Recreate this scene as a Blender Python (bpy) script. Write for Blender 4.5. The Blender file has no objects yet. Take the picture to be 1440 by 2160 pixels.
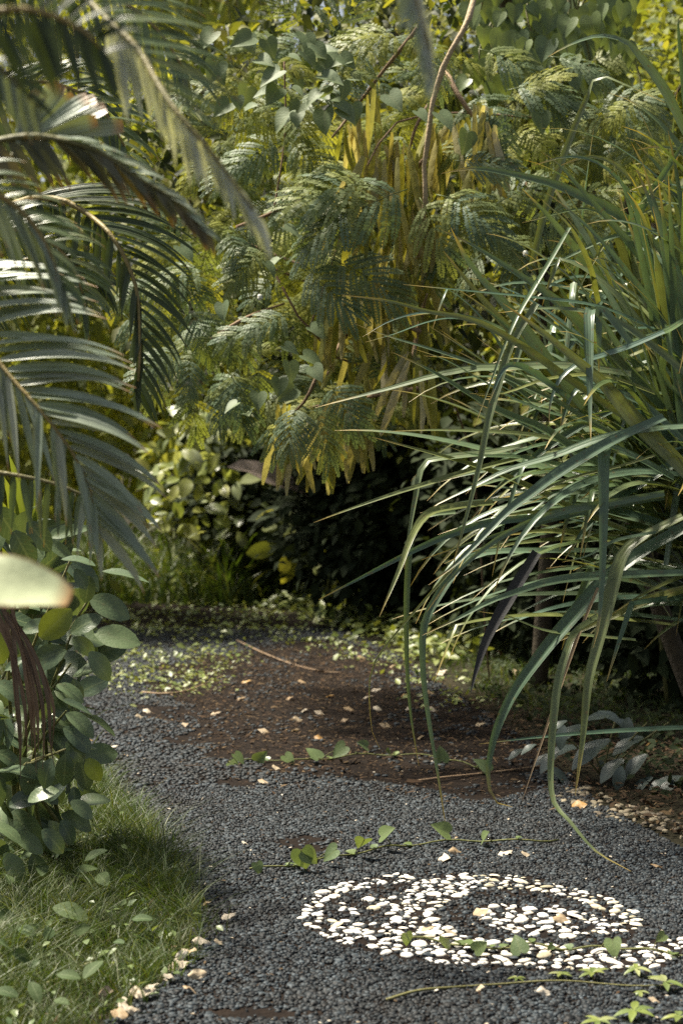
import bpy, math, random
import numpy as np
from mathutils import Matrix, Vector

# ------------------------------------------------------------------ camera, sky, sun, exposure
sc = bpy.context.scene
CAM_H, PITCH, FPX = 1.5, math.radians(2.0), 3600.0      # eye height, tilt down, focal length in photo pixels
cam = bpy.data.cameras.new('camera')
cam.sensor_fit = 'VERTICAL'; cam.sensor_height = 36.0; cam.lens = 36.0 * FPX / 2160.0
cam.clip_start = 0.05; cam.clip_end = 2000
cam.dof.use_dof = True; cam.dof.focus_distance = 6.3; cam.dof.aperture_fstop = 3.3
camo = bpy.data.objects.new('camera', cam); sc.collection.objects.link(camo)
camo.location = (0, 0, CAM_H); camo.rotation_euler = (math.pi/2 - PITCH, 0, 0)
sc.camera = camo

SUN_EL, SUN_AZ = math.radians(62), math.radians(-68)    # azimuth from +Y (ahead), negative = to the left
world = bpy.data.worlds.new('World'); sc.world = world; world.use_nodes = True
wn = world.node_tree.nodes; wl = world.node_tree.links
sky = wn.new('ShaderNodeTexSky'); sky.sky_type = 'NISHITA'; sky.sun_disc = False
sky.sun_elevation = SUN_EL; sky.sun_rotation = SUN_AZ; sky.air_density = 1.0; sky.dust_density = 3.0; sky.ozone_density = 0.6
wn['Background'].inputs['Strength'].default_value = 0.055
hs = wn.new('ShaderNodeHueSaturation'); hs.inputs['Saturation'].default_value = .5     # thin high haze: a whiter sky
wl.new(sky.outputs[0], hs.inputs['Color']); wl.new(hs.outputs[0], wn['Background'].inputs['Color'])
sun = bpy.data.lights.new('sun', 'SUN'); sun.energy = 5.0; sun.angle = math.radians(6.0); sun.color = (1.0, 0.92, 0.77)
suno = bpy.data.objects.new('sun', sun); sc.collection.objects.link(suno)
sd = Vector((math.sin(SUN_AZ)*math.cos(SUN_EL), math.cos(SUN_AZ)*math.cos(SUN_EL), math.sin(SUN_EL)))
suno.rotation_euler = sd.to_track_quat('Z', 'Y').to_euler()
vs = sc.view_settings
vs.view_transform = 'Standard'; vs.look = 'None'; vs.gamma = 1.0; vs.use_curve_mapping = False; vs.exposure = 1.3
sc.cycles.max_bounces = 8; sc.cycles.diffuse_bounces = 4; sc.cycles.transmission_bounces = 4
sc.cycles.use_denoising = False

# ------------------------------------------------------------------ helpers
COL = sc.collection
rng = np.random.RandomState(7)
cp, sp_ = math.cos(PITCH), math.sin(PITCH)
def ray(px, py):
    x, y = (px - 720) / FPX, (1080 - py) / FPX
    return np.array([x, cp + y*sp_, -sp_ + y*cp])          # per unit of camera depth
def P(px, py, d):                                          # point seen at a photo pixel, d metres ahead
    return np.array([0, 0, CAM_H]) + ray(px, py) * d
def G(px, py, z=0.0):                                      # ground point seen at a photo pixel
    r = ray(px, py); k = (z - CAM_H) / r[2]
    return np.array([0, 0, CAM_H]) + r * k
def gd(px, py): return G(px, py)[1]

OFF = {}
def tag(o, label=None, cat=None, group=None, kind=None):
    if label: o['label'] = label
    if cat: o['category'] = cat
    if group: o['group'] = group
    if kind: o['kind'] = kind
    return o
def empty(name, loc, label=None, cat=None, group=None, kind=None):
    o = bpy.data.objects.new(name, None); COL.objects.link(o); o.location = tuple(loc)
    o.empty_display_size = 0.05
    OFF[o.name] = Vector(tuple(loc))
    return tag(o, label, cat, group, kind)
def mesh_data(name, V, F, A, mat, smooth=True):
    V = np.asarray(V, dtype=np.float32); F = np.asarray(F, dtype=np.int32)
    me = bpy.data.meshes.new(name)
    me.vertices.add(len(V)); me.vertices.foreach_set('co', V.ravel())
    me.loops.add(len(F)*3); me.polygons.add(len(F))
    me.polygons.foreach_set('loop_start', np.arange(0, len(F)*3, 3, dtype=np.int32))
    me.loops.foreach_set('vertex_index', F.ravel())
    me.update(calc_edges=True)
    me.polygons.foreach_set('use_smooth', np.full(len(F), smooth))
    if A is not None:
        at = me.attributes.new('leaf', 'FLOAT_VECTOR', 'POINT')
        at.data.foreach_set('vector', np.asarray(A, dtype=np.float32).ravel())
    me.materials.append(mat)
    return me
def link(name, me, parent=None, M=None):
    o = bpy.data.objects.new(name, me); COL.objects.link(o)
    M = M if M is not None else Matrix.Identity(4)
    if parent is not None:
        o.parent = parent
        off = OFF.get(parent.name, Vector((0, 0, 0)))
        o.matrix_local = Matrix.Translation(-off) @ M
    else:
        o.matrix_world = M
    return o
def obj(name, geo, mat, parent=None, smooth=True):
    return link(name, mesh_data(name, *geo, mat, smooth), parent)
def thing_mesh(name, geo, mat, base, label, cat, group=None, smooth=True):   # one-mesh thing with its origin at its base
    V, F, A = geo
    base = np.asarray(base, dtype=float)
    o = link(name, mesh_data(name, np.asarray(V) - base, F, A, mat, smooth), None, Matrix.Translation(Vector(base)))
    return tag(o, label, cat, group)
def join(geos):
    Vs, Fs, As, n = [], [], [], 0
    for V, F, A in geos:
        V = np.asarray(V); Vs.append(V); Fs.append(np.asarray(F) + n); n += len(V)
        As.append(np.zeros((len(V), 3)) if A is None else A)
    return np.concatenate(Vs), np.concatenate(Fs), np.concatenate(As)
def nrm(v):
    v = np.asarray(v, float); return v / (np.linalg.norm(v) + 1e-12)
def smooth_path(pts, n):                                    # Catmull-Rom through the points, n samples evenly by length
    p = np.asarray(pts, float)
    if len(p) == 2: 
        return p[0] + (p[1]-p[0]) * np.linspace(0, 1, n)[:, None]
    q = np.vstack([2*p[0]-p[1], p, 2*p[-1]-p[-2]])
    out = []
    for i in range(1, len(q)-2):
        for t in np.linspace(0, 1, 10, endpoint=False):
            a, b, c, d = q[i-1], q[i], q[i+1], q[i+2]
            out.append(.5*((2*b) + (c-a)*t + (2*a-5*b+4*c-d)*t*t + (3*b-a-3*c+d)*t**3))
    out.append(p[-1]); out = np.array(out)
    s = np.concatenate([[0], np.cumsum(np.linalg.norm(np.diff(out, axis=0), axis=1))])
    t = np.linspace(0, s[-1], n)
    return np.stack([np.interp(t, s, out[:, k]) for k in range(3)], 1)
def ribbon(C, W, hint, fold=0.25, rand=0.5, twist=0.0):     # leaf blade: folded strip along the centre line C
    C = np.asarray(C); n = len(C)
    T = np.gradient(C, axis=0); T /= (np.linalg.norm(T, axis=1)[:, None] + 1e-9)
    h = np.broadcast_to(np.asarray(hint, float), C.shape)
    S = np.cross(T, h); L = np.linalg.norm(S, axis=1)[:, None]
    S = S / np.maximum(L, 1e-4)
    for i in range(1, n):
        if np.dot(S[i], S[i-1]) < 0: S[i] = -S[i]
    N = np.cross(S, T)
    if twist:
        a = np.linspace(0, twist, n)[:, None]
        S, N = S*np.cos(a)+N*np.sin(a), N*np.cos(a)-S*np.sin(a)
    W = np.asarray(W)[:, None] * .5
    V = np.stack([C - S*W + N*W*fold, C - N*W*fold*.6, C + S*W + N*W*fold], 1).reshape(-1, 3)
    t = np.linspace(0, 1, n)
    A = np.stack([np.tile([-1, 0, 1], n), np.repeat(t, 3), np.full(3*n, rand)], 1)
    i = np.arange(n-1)[:, None]*3
    F = np.concatenate([i+[[0,1,4]], i+[[0,4,3]], i+[[1,2,5]], i+[[1,5,4]]])
    return V, F, A
def tube(C, R, sides=6, rand=0.5):
    C = np.asarray(C, float); n = len(C)
    R = np.broadcast_to(np.asarray(R, float), (n,))
    T = np.gradient(C, axis=0); T /= (np.linalg.norm(T, axis=1)[:, None]+1e-9)
    h = np.array([.31, .2, .93]) if abs(T[0][2]) < .8 else np.array([.9, .3, .1])
    S = np.cross(T, h); S /= np.linalg.norm(S, axis=1)[:, None]
    N = np.cross(S, T)
    a = np.linspace(0, 2*np.pi, sides, endpoint=False)
    V = (C[:, None] + (S[:, None]*np.cos(a)[None, :, None] + N[:, None]*np.sin(a)[None, :, None])*R[:, None, None]).reshape(-1, 3)
    F = []
    for i in range(n-1):
        for k in range(sides):
            a0, a1 = i*sides+k, i*sides+(k+1) % sides
            F += [[a0, a1, a1+sides], [a0, a1+sides, a0+sides]]
    for k in range(1, sides-1):
        F += [[0, k+1, k], [(n-1)*sides, (n-1)*sides+k, (n-1)*sides+k+1]]
    A = np.stack([np.zeros(n*sides), np.repeat(np.linspace(0, 1, n), sides), np.full(n*sides, rand)], 1)
    return V, np.array(F), A
# leaf templates: length along +Y from the origin, flat side up (+Z), width along X
def t_broad(n=6, prof='oval', w=0.5, fold=.18, bend=.35, wave=0.0, seed=0):
    r = np.random.RandomState(seed); us = [-1, -.5, 0, .5, 1]; V = []; A = []
    for i in range(n+1):
        t = i/n
        if prof == 'oval': ww = (math.sin(math.pi*min(1, t*.97+.02))**.62)
        elif prof == 'lance': ww = (math.sin(math.pi*t**.75)**.9)
        elif prof == 'blunt': ww = min(1, t*2.5+.1)*(1-.25*max(0, t-.5))*(1 if t < .99 else .72)
        elif prof == 'round': ww = (max(0, 1-(2*t-1)**2))**.5
        else: ww = (max(0, 1-t)**.5)*min(1, t*6+.2)
        ww = max(ww, .03)*w*.5
        a = bend*t
        y = math.sin(a)/max(bend, 1e-3) if bend else t
        z = -(1-math.cos(a))/max(abs(bend), 1e-3)*(1 if bend > 0 else -1) if bend else 0
        for u in us:
            V.append([u*ww, y, z + abs(u)*ww*fold + wave*ww*math.sin(t*9+u*2+seed)*abs(u)]); A.append([u, t, .5])
    F = []
    for i in range(n):
        for k in range(4):
            a = i*5+k
            F += [[a, a+1, a+6], [a, a+6, a+5]]
    return np.array(V), np.array(F), np.array(A)
def t_small(w=.5, fold=.25, bend=.3):                       # cheap leaf, 8 triangles
    ts = [0, .3, .65, 1]; ws = [.06, 1, .8, .02]; V = []; A = []
    for t, q in zip(ts, ws):
        for u in (-1, 0, 1):
            V.append([u*q*w*.5, t*(1-.1*bend*t), abs(u)*q*w*.5*fold - bend*t*t*.5]); A.append([u, t, .5])
    F = []
    for i in range(3):
        for k in range(2):
            a = i*3+k; F += [[a, a+1, a+4], [a, a+4, a+3]]
    return np.array(V), np.array(F), np.array(A)
def t_heart(cup=.15, bend=.2):
    o = [(0, 0), (.14, -.12), (.34, -.14), (.47, 0), (.5, .2), (.43, .42), (.28, .66), (.12, .86), (0, 1)]
    pts = o + [(-x, y) for x, y in o[-2:0:-1]]
    V = [[0, .25, -.03], [0, .6, -.03]]; A = [[0, .25, .5], [0, .6, .5]]
    for x, y in pts:
        V.append([x*.95, y, cup*abs(x) - bend*max(0, y-.2)**2]); A.append([x*2, max(y, 0), .5])
    V[1][2] -= bend*.16
    m = len(pts); F = []
    for k in range(m):
        a, b = 2+k, 2+(k+1) % m
        F.append([0 if (pts[k][1]+pts[(k+1) % m][1])/2 < .42 else 1, b, a][::-1])
    ia = 2+5; ib = 2+m-5
    F += [[0, ia, 1], [0, 1, ib]]
    return np.array(V), np.array(F), np.array(A)
def t_bipinnate(seed, pairs=8, droop=.7):
    r = np.random.RandomState(seed); g = []
    n = 12; t = np.linspace(0, 1, n)
    C = np.stack([.04*np.sin(t*3+seed), .8*t*np.cos(droop*t*.6), -droop*.5*t**2], 1)
    g.append(tube(C, np.linspace(.008, .003, n), 3, .5))
    V = []; F = []; A = []
    for i in range(pairs):
        tt = .22 + .78*i/(pairs-1)
        p = np.array([np.interp(tt, t, C[:, k]) for k in range(3)])
        for s in (-1, 1):
            L = (.60 - .25*abs(tt-.5))*(1+r.uniform(-.12, .12))
            ang = math.radians(80 - 58*tt + r.uniform(-8, 8))
            d = nrm([s*math.sin(ang), math.cos(ang), .12 - .35*tt])
            m = 16; c = [p]; dd = d.copy()
            for k in range(m):
                dd = nrm(dd + np.array([0, 0, -.03*(1+droop)])); c.append(c[-1] + dd*L/m)
            c = np.array(c); rr = r.uniform()
            g.append(tube(c[::3], .0028, 3, .5))
            for k in range(1, m+1):
                tn = nrm(c[k]-c[k-1]); sd_ = nrm(np.cross(tn, [0, 0, 1])); up = np.cross(sd_, tn)
                ll = .075*(math.sin(math.pi*(k/(m+1))**.8)**.4)*(1+r.uniform(-.1, .1)); w = L/m*.78
                for q in (-1, 1):
                    dl = nrm(sd_*q + tn*.35 + up*r.uniform(-.35, .15))
                    b = c[k]; j = len(V)
                    V += [b, b+dl*ll*.5+tn*w, b+dl*ll, b+dl*ll*.5-tn*w]
                    A += [[0, 0, .3+.4*rr]]*4; F += [[j, j+1, j+2], [j, j+2, j+3]]
    g.append((np.array(V), np.array(F), np.array(A)))
    return join(g)
def t_pod(seed, n=12):
    r = np.random.RandomState(seed); t = np.linspace(0, 1, n); b = r.uniform(-.12, .12)
    C = np.stack([b*np.sin(t*2.2), t, -.05*t*t+b*.3*np.sin(t*3)], 1)
    W = .115*np.clip(np.sin(np.pi*np.clip(t*.93+.05, 0, 1))**.45, .05, 1)
    V, F, A = ribbon(C, W, (0, 0, 1), 0.0)
    V = V.reshape(n, 3, 3); V[:, 1, 2] += .014*(np.arange(n) % 2) + .006      # seed bumps
    return V.reshape(-1, 3), F, A
def xf(geo, M, rand):                                        # one transformed copy of a template
    V, F, A = geo; M = np.array(M)
    A = A.copy(); A[:, 2] = rand
    return V @ M[:3, :3].T + M[:3, 3], F, A
def frame(p, d, up, s, sx=1.0):                              # leaf matrix: base p, direction d, face roughly towards up
    d = nrm(d); x = nrm(np.cross(d, up)); z = np.cross(x, d)
    return Matrix(((x[0]*s*sx, d[0]*s, z[0]*s, p[0]), (x[1]*s*sx, d[1]*s, z[1]*s, p[1]), (x[2]*s*sx, d[2]*s, z[2]*s, p[2]), (0, 0, 0, 1)))
def scatter(geo, Ps, Ds, Us, Ss, rs):                        # many copies of one template in one mesh (numpy)
    V, F, A = geo; n = len(Ps); m = len(V)
    Ds = Ds/np.linalg.norm(Ds, axis=1)[:, None]
    X = np.cross(Ds, Us); X /= (np.linalg.norm(X, axis=1)[:, None]+1e-9); Z = np.cross(X, Ds)
    R = np.stack([X, Ds, Z], 2)*Ss[:, None, None]
    VV = np.einsum('nij,mj->nmi', R, V) + Ps[:, None]
    AA = np.repeat(A[None], n, 0).copy(); AA[:, :, 2] = rs[:, None]
    FF = F[None] + (np.arange(n)*m)[:, None, None]
    return VV.reshape(-1, 3), FF.reshape(-1, 3), AA.reshape(-1, 3)
def unit(n, r=rng):
    v = r.normal(size=(n, 3)); return v/np.linalg.norm(v, axis=1)[:, None]
def inside(poly, x, y):
    poly = np.asarray(poly); c = np.zeros(np.shape(x), bool); n = len(poly); j = n-1
    for i in range(n):
        xi, yi = poly[i]; xj, yj = poly[j]
        c ^= ((yi > y) != (yj > y)) & (x < (xj-xi)*(y-yi)/(yj-yi+1e-12)+xi); j = i
    return c
def gpoly(pix): return np.array([G(*p)[:2] for p in pix])
def sample_poly(poly, n, r=rng):
    lo, hi = poly.min(0), poly.max(0); out = np.zeros((0, 2))
    while len(out) < n:
        q = lo + r.uniform(size=(n*2, 2))*(hi-lo)
        out = np.vstack([out, q[inside(poly, q[:, 0], q[:, 1])]])
    return out[:n]

# ------------------------------------------------------------------ materials
def base_mat(name):
    m = bpy.data.materials.new(name); m.use_nodes = True
    nt = m.node_tree; nt.nodes.clear()
    return m, nt.nodes, nt.links
def ramp(nd, cols):
    r = nd.new('ShaderNodeValToRGB'); e = r.color_ramp.elements
    while len(e) < len(cols): e.new(.5)
    for k, c in enumerate(cols):
        e[k].position = k/(len(cols)-1); e[k].color = (*c, 1)
    return r
def mth(nd, lk, op, a, b=None, c=None, clamp=False):
    x = nd.new('ShaderNodeMath'); x.operation = op; x.use_clamp = clamp
    for k, v in enumerate((a, b, c)):
        if v is None: continue
        if isinstance(v, (int, float)): x.inputs[k].default_value = v
        else: lk.new(v, x.inputs[k])
    return x.outputs[0]
def mixc(nd, lk, fac, a, b, mode='MIX'):
    x = nd.new('ShaderNodeMix'); x.data_type = 'RGBA'; x.blend_type = mode
    for s, v in ((x.inputs[0], fac), (x.inputs[6], a), (x.inputs[7], b)):
        if isinstance(v, (int, float)): s.default_value = v
        elif isinstance(v, tuple): s.default_value = (*v, 1) if len(v) == 3 else v
        else: lk.new(v, s)
    return x.outputs[2]
def leaf_mat(name, cols, rough=.42, trans=.32, tcol=(1.25, 1.15, .45), tip=None, tip_at=.8, rib=None, rim=None, stripes=0.0, spots=0.0, spec=.5, sheen_bump=.25, nscale=14.0):
    m, nd, lk = base_mat(name)
    at = nd.new('ShaderNodeAttribute'); at.attribute_name = 'leaf'
    sep = nd.new('ShaderNodeSeparateXYZ'); lk.new(at.outputs['Vector'], sep.inputs[0])
    oi = nd.new('ShaderNodeObjectInfo')
    r = mth(nd, lk, 'FRACT', mth(nd, lk, 'ADD', sep.outputs[2], mth(nd, lk, 'MULTIPLY', oi.outputs['Random'], 3.7)))
    rp = ramp(nd, cols); lk.new(r, rp.inputs[0]); col = rp.outputs[0]
    geo = nd.new('ShaderNodeNewGeometry')
    no = nd.new('ShaderNodeTexNoise'); no.inputs['Scale'].default_value = nscale; no.inputs['Detail'].default_value = 4
    lk.new(geo.outputs['Position'], no.inputs['Vector'])
    v = mth(nd, lk, 'ADD', mth(nd, lk, 'MULTIPLY', no.outputs[0], .7), .65)
    vv = nd.new('ShaderNodeCombineXYZ')
    for k in range(3): lk.new(v, vv.inputs[k])
    col = mixc(nd, lk, 1.0, col, vv.outputs[0], 'MULTIPLY')
    au = mth(nd, lk, 'ABSOLUTE', sep.outputs[0])
    if rib:
        f = mth(nd, lk, 'MULTIPLY', mth(nd, lk, 'LESS_THAN', au, .09), .55)
        col = mixc(nd, lk, f, col, rib)
        vn = mth(nd, lk, 'SINE', mth(nd, lk, 'SUBTRACT', mth(nd, lk, 'MULTIPLY', sep.outputs[1], 44.0), mth(nd, lk, 'MULTIPLY', au, 11.0)))
        col = mixc(nd, lk, mth(nd, lk, 'MULTIPLY', mth(nd, lk, 'GREATER_THAN', vn, .86), .3), col, rib)
    if rim:
        e_ = mth(nd, lk, 'MAXIMUM', au, mth(nd, lk, 'MULTIPLY', sep.outputs[1], 1.0))
        col = mixc(nd, lk, mth(nd, lk, 'MULTIPLY', mth(nd, lk, 'SUBTRACT', mth(nd, lk, 'ADD', e_, mth(nd, lk, 'MULTIPLY', no.outputs[0], .12)), .98), 14.0, clamp=True), col, rim)
    hgt = None
    if stripes:
        s = mth(nd, lk, 'SINE', mth(nd, lk, 'ADD', mth(nd, lk, 'MULTIPLY', sep.outputs[0], 11.0), mth(nd, lk, 'MULTIPLY', no.outputs[0], 5.0)))
        sv = mth(nd, lk, 'ADD', mth(nd, lk, 'MULTIPLY', s, stripes), 1.0)
        sx = nd.new('ShaderNodeCombineXYZ')
        for k in range(3): lk.new(sv, sx.inputs[k])
        col = mixc(nd, lk, 1.0, col, sx.outputs[0], 'MULTIPLY'); hgt = s
    if tip:
        f = mth(nd, lk, 'MULTIPLY', mth(nd, lk, 'SUBTRACT', mth(nd, lk, 'ADD', sep.outputs[1], mth(nd, lk, 'MULTIPLY', no.outputs[0], .15)), tip_at+.07), 1/(1-tip_at), clamp=True)
        col = mixc(nd, lk, f, col, tip)
    if spots:
        n2 = nd.new('ShaderNodeTexNoise'); n2.inputs['Scale'].default_value = 60; n2.inputs['Detail'].default_value = 2
        lk.new(geo.outputs['Position'], n2.inputs['Vector'])
        f = mth(nd, lk, 'MULTIPLY', mth(nd, lk, 'SUBTRACT', n2.outputs[0], .62, clamp=True), 6*spots, clamp=True)
        col = mixc(nd, lk, f, col, (.16, .10, .04))
    pb = nd.new('ShaderNodeBsdfPrincipled'); lk.new(col, pb.inputs['Base Color'])
    pb.inputs['Roughness'].default_value = rough; pb.inputs['Specular IOR Level'].default_value = spec
    bm = nd.new('ShaderNodeBump'); bm.inputs['Strength'].default_value = sheen_bump; bm.inputs['Distance'].default_value = .004
    if hgt is None:
        n3 = nd.new('ShaderNodeTexNoise'); n3.inputs['Scale'].default_value = 120; lk.new(geo.outputs['Position'], n3.inputs['Vector']); hgt = n3.outputs[0]
    lk.new(hgt, bm.inputs['Height']); lk.new(bm.outputs[0], pb.inputs['Normal'])
    tr = nd.new('ShaderNodeBsdfTranslucent')
    lk.new(mixc(nd, lk, 1.0, col, tcol, 'MULTIPLY'), tr.inputs['Color'])
    mx = nd.new('ShaderNodeMixShader'); mx.inputs[0].default_value = trans
    lk.new(pb.outputs[0], mx.inputs[1]); lk.new(tr.outputs[0], mx.inputs[2])
    out = nd.new('ShaderNodeOutputMaterial'); lk.new(mx.outputs[0], out.inputs[0])
    return m
def solid_mat(name, cols, rough=.8, nscale=20.0, bump=.4, dist=.01, spec=.3, contrast=(.3, .7), bscale=3.0, dust=None):   # ramp by piece, mottled by noise
    m, nd, lk = base_mat(name)
    at = nd.new('ShaderNodeAttribute'); at.attribute_name = 'leaf'
    sep = nd.new('ShaderNodeSeparateXYZ'); lk.new(at.outputs['Vector'], sep.inputs[0])
    oi = nd.new('ShaderNodeObjectInfo')
    r = mth(nd, lk, 'FRACT', mth(nd, lk, 'ADD', sep.outputs[2], mth(nd, lk, 'MULTIPLY', oi.outputs['Random'], 3.7)))
    geo = nd.new('ShaderNodeNewGeometry')
    no = nd.new('ShaderNodeTexNoise'); no.inputs['Scale'].default_value = nscale; no.inputs['Detail'].default_value = 6
    lk.new(geo.outputs['Position'], no.inputs['Vector'])
    rp = ramp(nd, cols)
    lk.new(mth(nd, lk, 'ADD', mth(nd, lk, 'MULTIPLY', r, .95), mth(nd, lk, 'MULTIPLY', mth(nd, lk, 'SUBTRACT', no.outputs[0], .5), .8), clamp=True), rp.inputs[0])
    col = rp.outputs[0]
    if dust:
        nd2 = nd.new('ShaderNodeTexNoise'); nd2.inputs['Scale'].default_value = 1.7; nd2.inputs['Detail'].default_value = 7; nd2.inputs['Roughness'].default_value = .65
        lk.new(geo.outputs['Position'], nd2.inputs['Vector'])
        col = mixc(nd, lk, mth(nd, lk, 'MULTIPLY', mth(nd, lk, 'SUBTRACT', nd2.outputs[0], .47), 3.0, clamp=True), col, dust)
    pb = nd.new('ShaderNodeBsdfPrincipled'); lk.new(col, pb.inputs['Base Color'])
    pb.inputs['Roughness'].default_value = rough; pb.inputs['Specular IOR Level'].default_value = spec
    n3 = nd.new('ShaderNodeTexNoise'); n3.inputs['Scale'].default_value = nscale*bscale; n3.inputs['Detail'].default_value = 5
    lk.new(geo.outputs['Position'], n3.inputs['Vector'])
    bm = nd.new('ShaderNodeBump'); bm.inputs['Strength'].default_value = bump; bm.inputs['Distance'].default_value = dist
    lk.new(n3.outputs[0], bm.inputs['Height']); lk.new(bm.outputs[0], pb.inputs['Normal'])
    out = nd.new('ShaderNodeOutputMaterial'); lk.new(pb.outputs[0], out.inputs[0])
    return m
M = {}
M['strap'] = leaf_mat('strap_leaf', [(.075, .135, .085), (.12, .17, .055), (.095, .16, .11), (.20, .215, .05), (.07, .125, .09), (.15, .21, .11)], rough=.36, trans=0.24, tip=(.42, .30, .08), tip_at=.86, stripes=0.05, spots=0.8, spec=0.6, sheen_bump=0.12)
M['strap_dead'] = leaf_mat('strap_leaf_dead', [(.035, .028, .022), (.02, .02, .02)], rough=.6, trans=.1)
M['palm'] = leaf_mat('palm_leaflet', [(.11, .16, .075), (.14, .185, .08), (.095, .145, .075), (.16, .19, .09)], rough=.34, trans=0.3, tip=(.34, .19, .06), tip_at=.88, stripes=.08, spec=.6)
M['palm_grey'] = leaf_mat('palm_leaflet_grey', [(.22, .28, .20), (.28, .34, .25), (.19, .24, .17), (.33, .36, .28)], rough=.38, trans=.25, tip=(.36, .20, .08), tip_at=.88, stripes=.08, spec=0.7)
M['palm_pale_sheen'] = leaf_mat('palm_leaflet_pale_sheen', [(.58, .62, .54), (.64, .67, .60), (.50, .54, .46)], rough=0.3, trans=.3, stripes=.06, spec=0.8)  # leaflet colour whitened to carry the bright sheen of the fronds
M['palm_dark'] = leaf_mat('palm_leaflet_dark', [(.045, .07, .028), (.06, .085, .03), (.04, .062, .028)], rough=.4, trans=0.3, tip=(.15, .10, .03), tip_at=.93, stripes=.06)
M['palm_orange'] = leaf_mat('palm_leaflet_withering', [(.10, .105, .06), (.16, .13, .06), (.08, .09, .05), (.12, .12, .07)], rough=.45, trans=.3, tip=(.32, .16, .03), tip_at=0.72)
M['rachis'] = solid_mat('palm_rachis', [(.12, .12, .05), (.22, .20, .09), (.30, .22, .08)], rough=.5, nscale=30)
M['feather'] = leaf_mat('feathery_leaf', [(.13, .19, .10), (.17, .23, .12), (.24, .27, .075), (.12, .18, .11), (.20, .25, .14)], rough=0.5, trans=0.42, spec=0.3)
M['feather_warm'] = leaf_mat('feathery_leaf_warm', [(.20, .25, .06), (.28, .31, .07), (.36, .37, .08), (.16, .21, .07), (.22, .27, .11)], rough=.55, trans=.48, spec=.25)
M['pod'] = leaf_mat('seed_pod', [(.26, .28, .055), (.33, .32, .07), (.20, .22, .045), (.40, .35, .15), (.30, .29, .065), (.56, .50, .33), (.24, .26, .055)], rough=.5, trans=0.42, spots=.5, nscale=40)
M['heart'] = leaf_mat('heart_leaf', [(.13, .185, .07), (.17, .225, .08), (.12, .175, .085), (.20, .26, .09)], rough=.4, trans=0.36, rib=(.16, .20, .09))
M['broad'] = leaf_mat('broad_leaf', [(.065, .10, .05), (.09, .13, .06), (.13, .18, .08), (.075, .115, .065), (.05, .08, .045)], rough=.34, trans=.22, rib=(.16, .20, .10), spec=.55, spots=.3)
M['broad_yellow'] = leaf_mat('broad_leaf_yellow', [(.20, .24, .04), (.16, .21, .04)], rough=.4, trans=.35, rib=(.2, .24, .08))
M['variegated'] = leaf_mat('variegated_leaf', [(.32, .34, .07), (.14, .19, .05), (.42, .42, .12), (.20, .26, .07), (.40, .44, .28), (.11, .16, .04)], rough=.35, trans=.4, rib=(.3, .3, .15), spec=.6)
M['pale_leaf'] = leaf_mat('pale_leaf', [(.55, .60, .38), (.5, .56, .34)], rough=.5, trans=.35, tcol=(1.1, 1.1, .8), rim=(.30, .15, .05))
M['back'] = leaf_mat('background_leaf', [(.11, .15, .03), (.18, .205, .035), (.24, .26, .05), (.13, .17, .045), (.32, .31, .06)], rough=0.6, trans=0.5, nscale=3.0, spec=0.3)
M['inner'] = leaf_mat('inner_leaf_shaded', [(.018, .03, .010), (.035, .05, .014), (.08, .095, .022), (.28, .28, .05)], rough=.55, trans=0.45, spec=.3, nscale=3.0)  # mostly dark leaf colours stand in for shadow in the foliage gaps
M['back_yellow'] = leaf_mat('background_leaf_yellow', [(.27, .32, .05), (.41, .42, .065), (.21, .27, .05), (.50, .49, .11)], rough=0.6, trans=0.55, nscale=3.0)
M['back_shaded'] = leaf_mat('background_leaf_shaded', [(.018, .028, .011), (.028, .04, .015), (.022, .032, .016)], rough=0.75, trans=.2, nscale=3.0, spec=0.15)  # near-black leaf colour, shade of the hollow painted in
M['grass'] = leaf_mat('grass_blade', [(.045, .088, .014), (.066, .108, .019), (.037, .07, .012), (.125, .14, .042), (.058, .096, .017)], rough=.5, trans=0.4, nscale=6.0)
M['creeper'] = leaf_mat('creeper_leaf', [(.17, .22, .05), (.25, .28, .08), (.12, .17, .045), (.36, .38, .18)], rough=.42, trans=.3, nscale=6.0)
M['dead'] = leaf_mat('fallen_leaf', [(.40, .31, .20), (.30, .21, .12), (.50, .42, .30), (.36, .27, .16)], rough=.6, trans=.15, tcol=(1, .9, .7), rib=(.3, .2, .1), spec=.3)
M['dead_pale'] = leaf_mat('fallen_leaf_pale', [(.40, .33, .24), (.58, .52, .42), (.34, .27, .18), (.66, .60, .50)], rough=.6, trans=.12, tcol=(1, .95, .85), spec=.3)
M['dead_orange'] = leaf_mat('fallen_leaf_orange', [(.34, .19, .06), (.42, .26, .09)], rough=.55, trans=.2, tcol=(1, .8, .5))
M['brown_strip'] = leaf_mat('dried_frond', [(.16, .10, .06), (.22, .14, .08), (.11, .075, .05)], rough=.7, trans=.1, tcol=(1, .9, .7))
M['litter'] = leaf_mat('litter', [(.045, .028, .017), (.075, .045, .024), (.03, .021, .015), (.055, .037, .022), (.14, .095, .05)], rough=.9, trans=.05, tcol=(1, .9, .7), spec=.15)
M['stem'] = solid_mat('vine_stem', [(.10, .11, .03), (.17, .16, .06), (.12, .12, .05)], rough=.6, nscale=40)
M['bark'] = solid_mat('bark', [(.06, .05, .035), (.12, .095, .065), (.09, .075, .05)], rough=.9, nscale=18, bump=.8, dist=.02)
M['bark_pale'] = solid_mat('pale_bark', [(.36, .27, .16), (.50, .40, .26), (.26, .18, .10)], rough=.75, nscale=25, bump=.5)
M['twig'] = solid_mat('twig', [(.20, .13, .08), (.30, .21, .13), (.12, .08, .05)], rough=.8, nscale=40)
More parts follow.
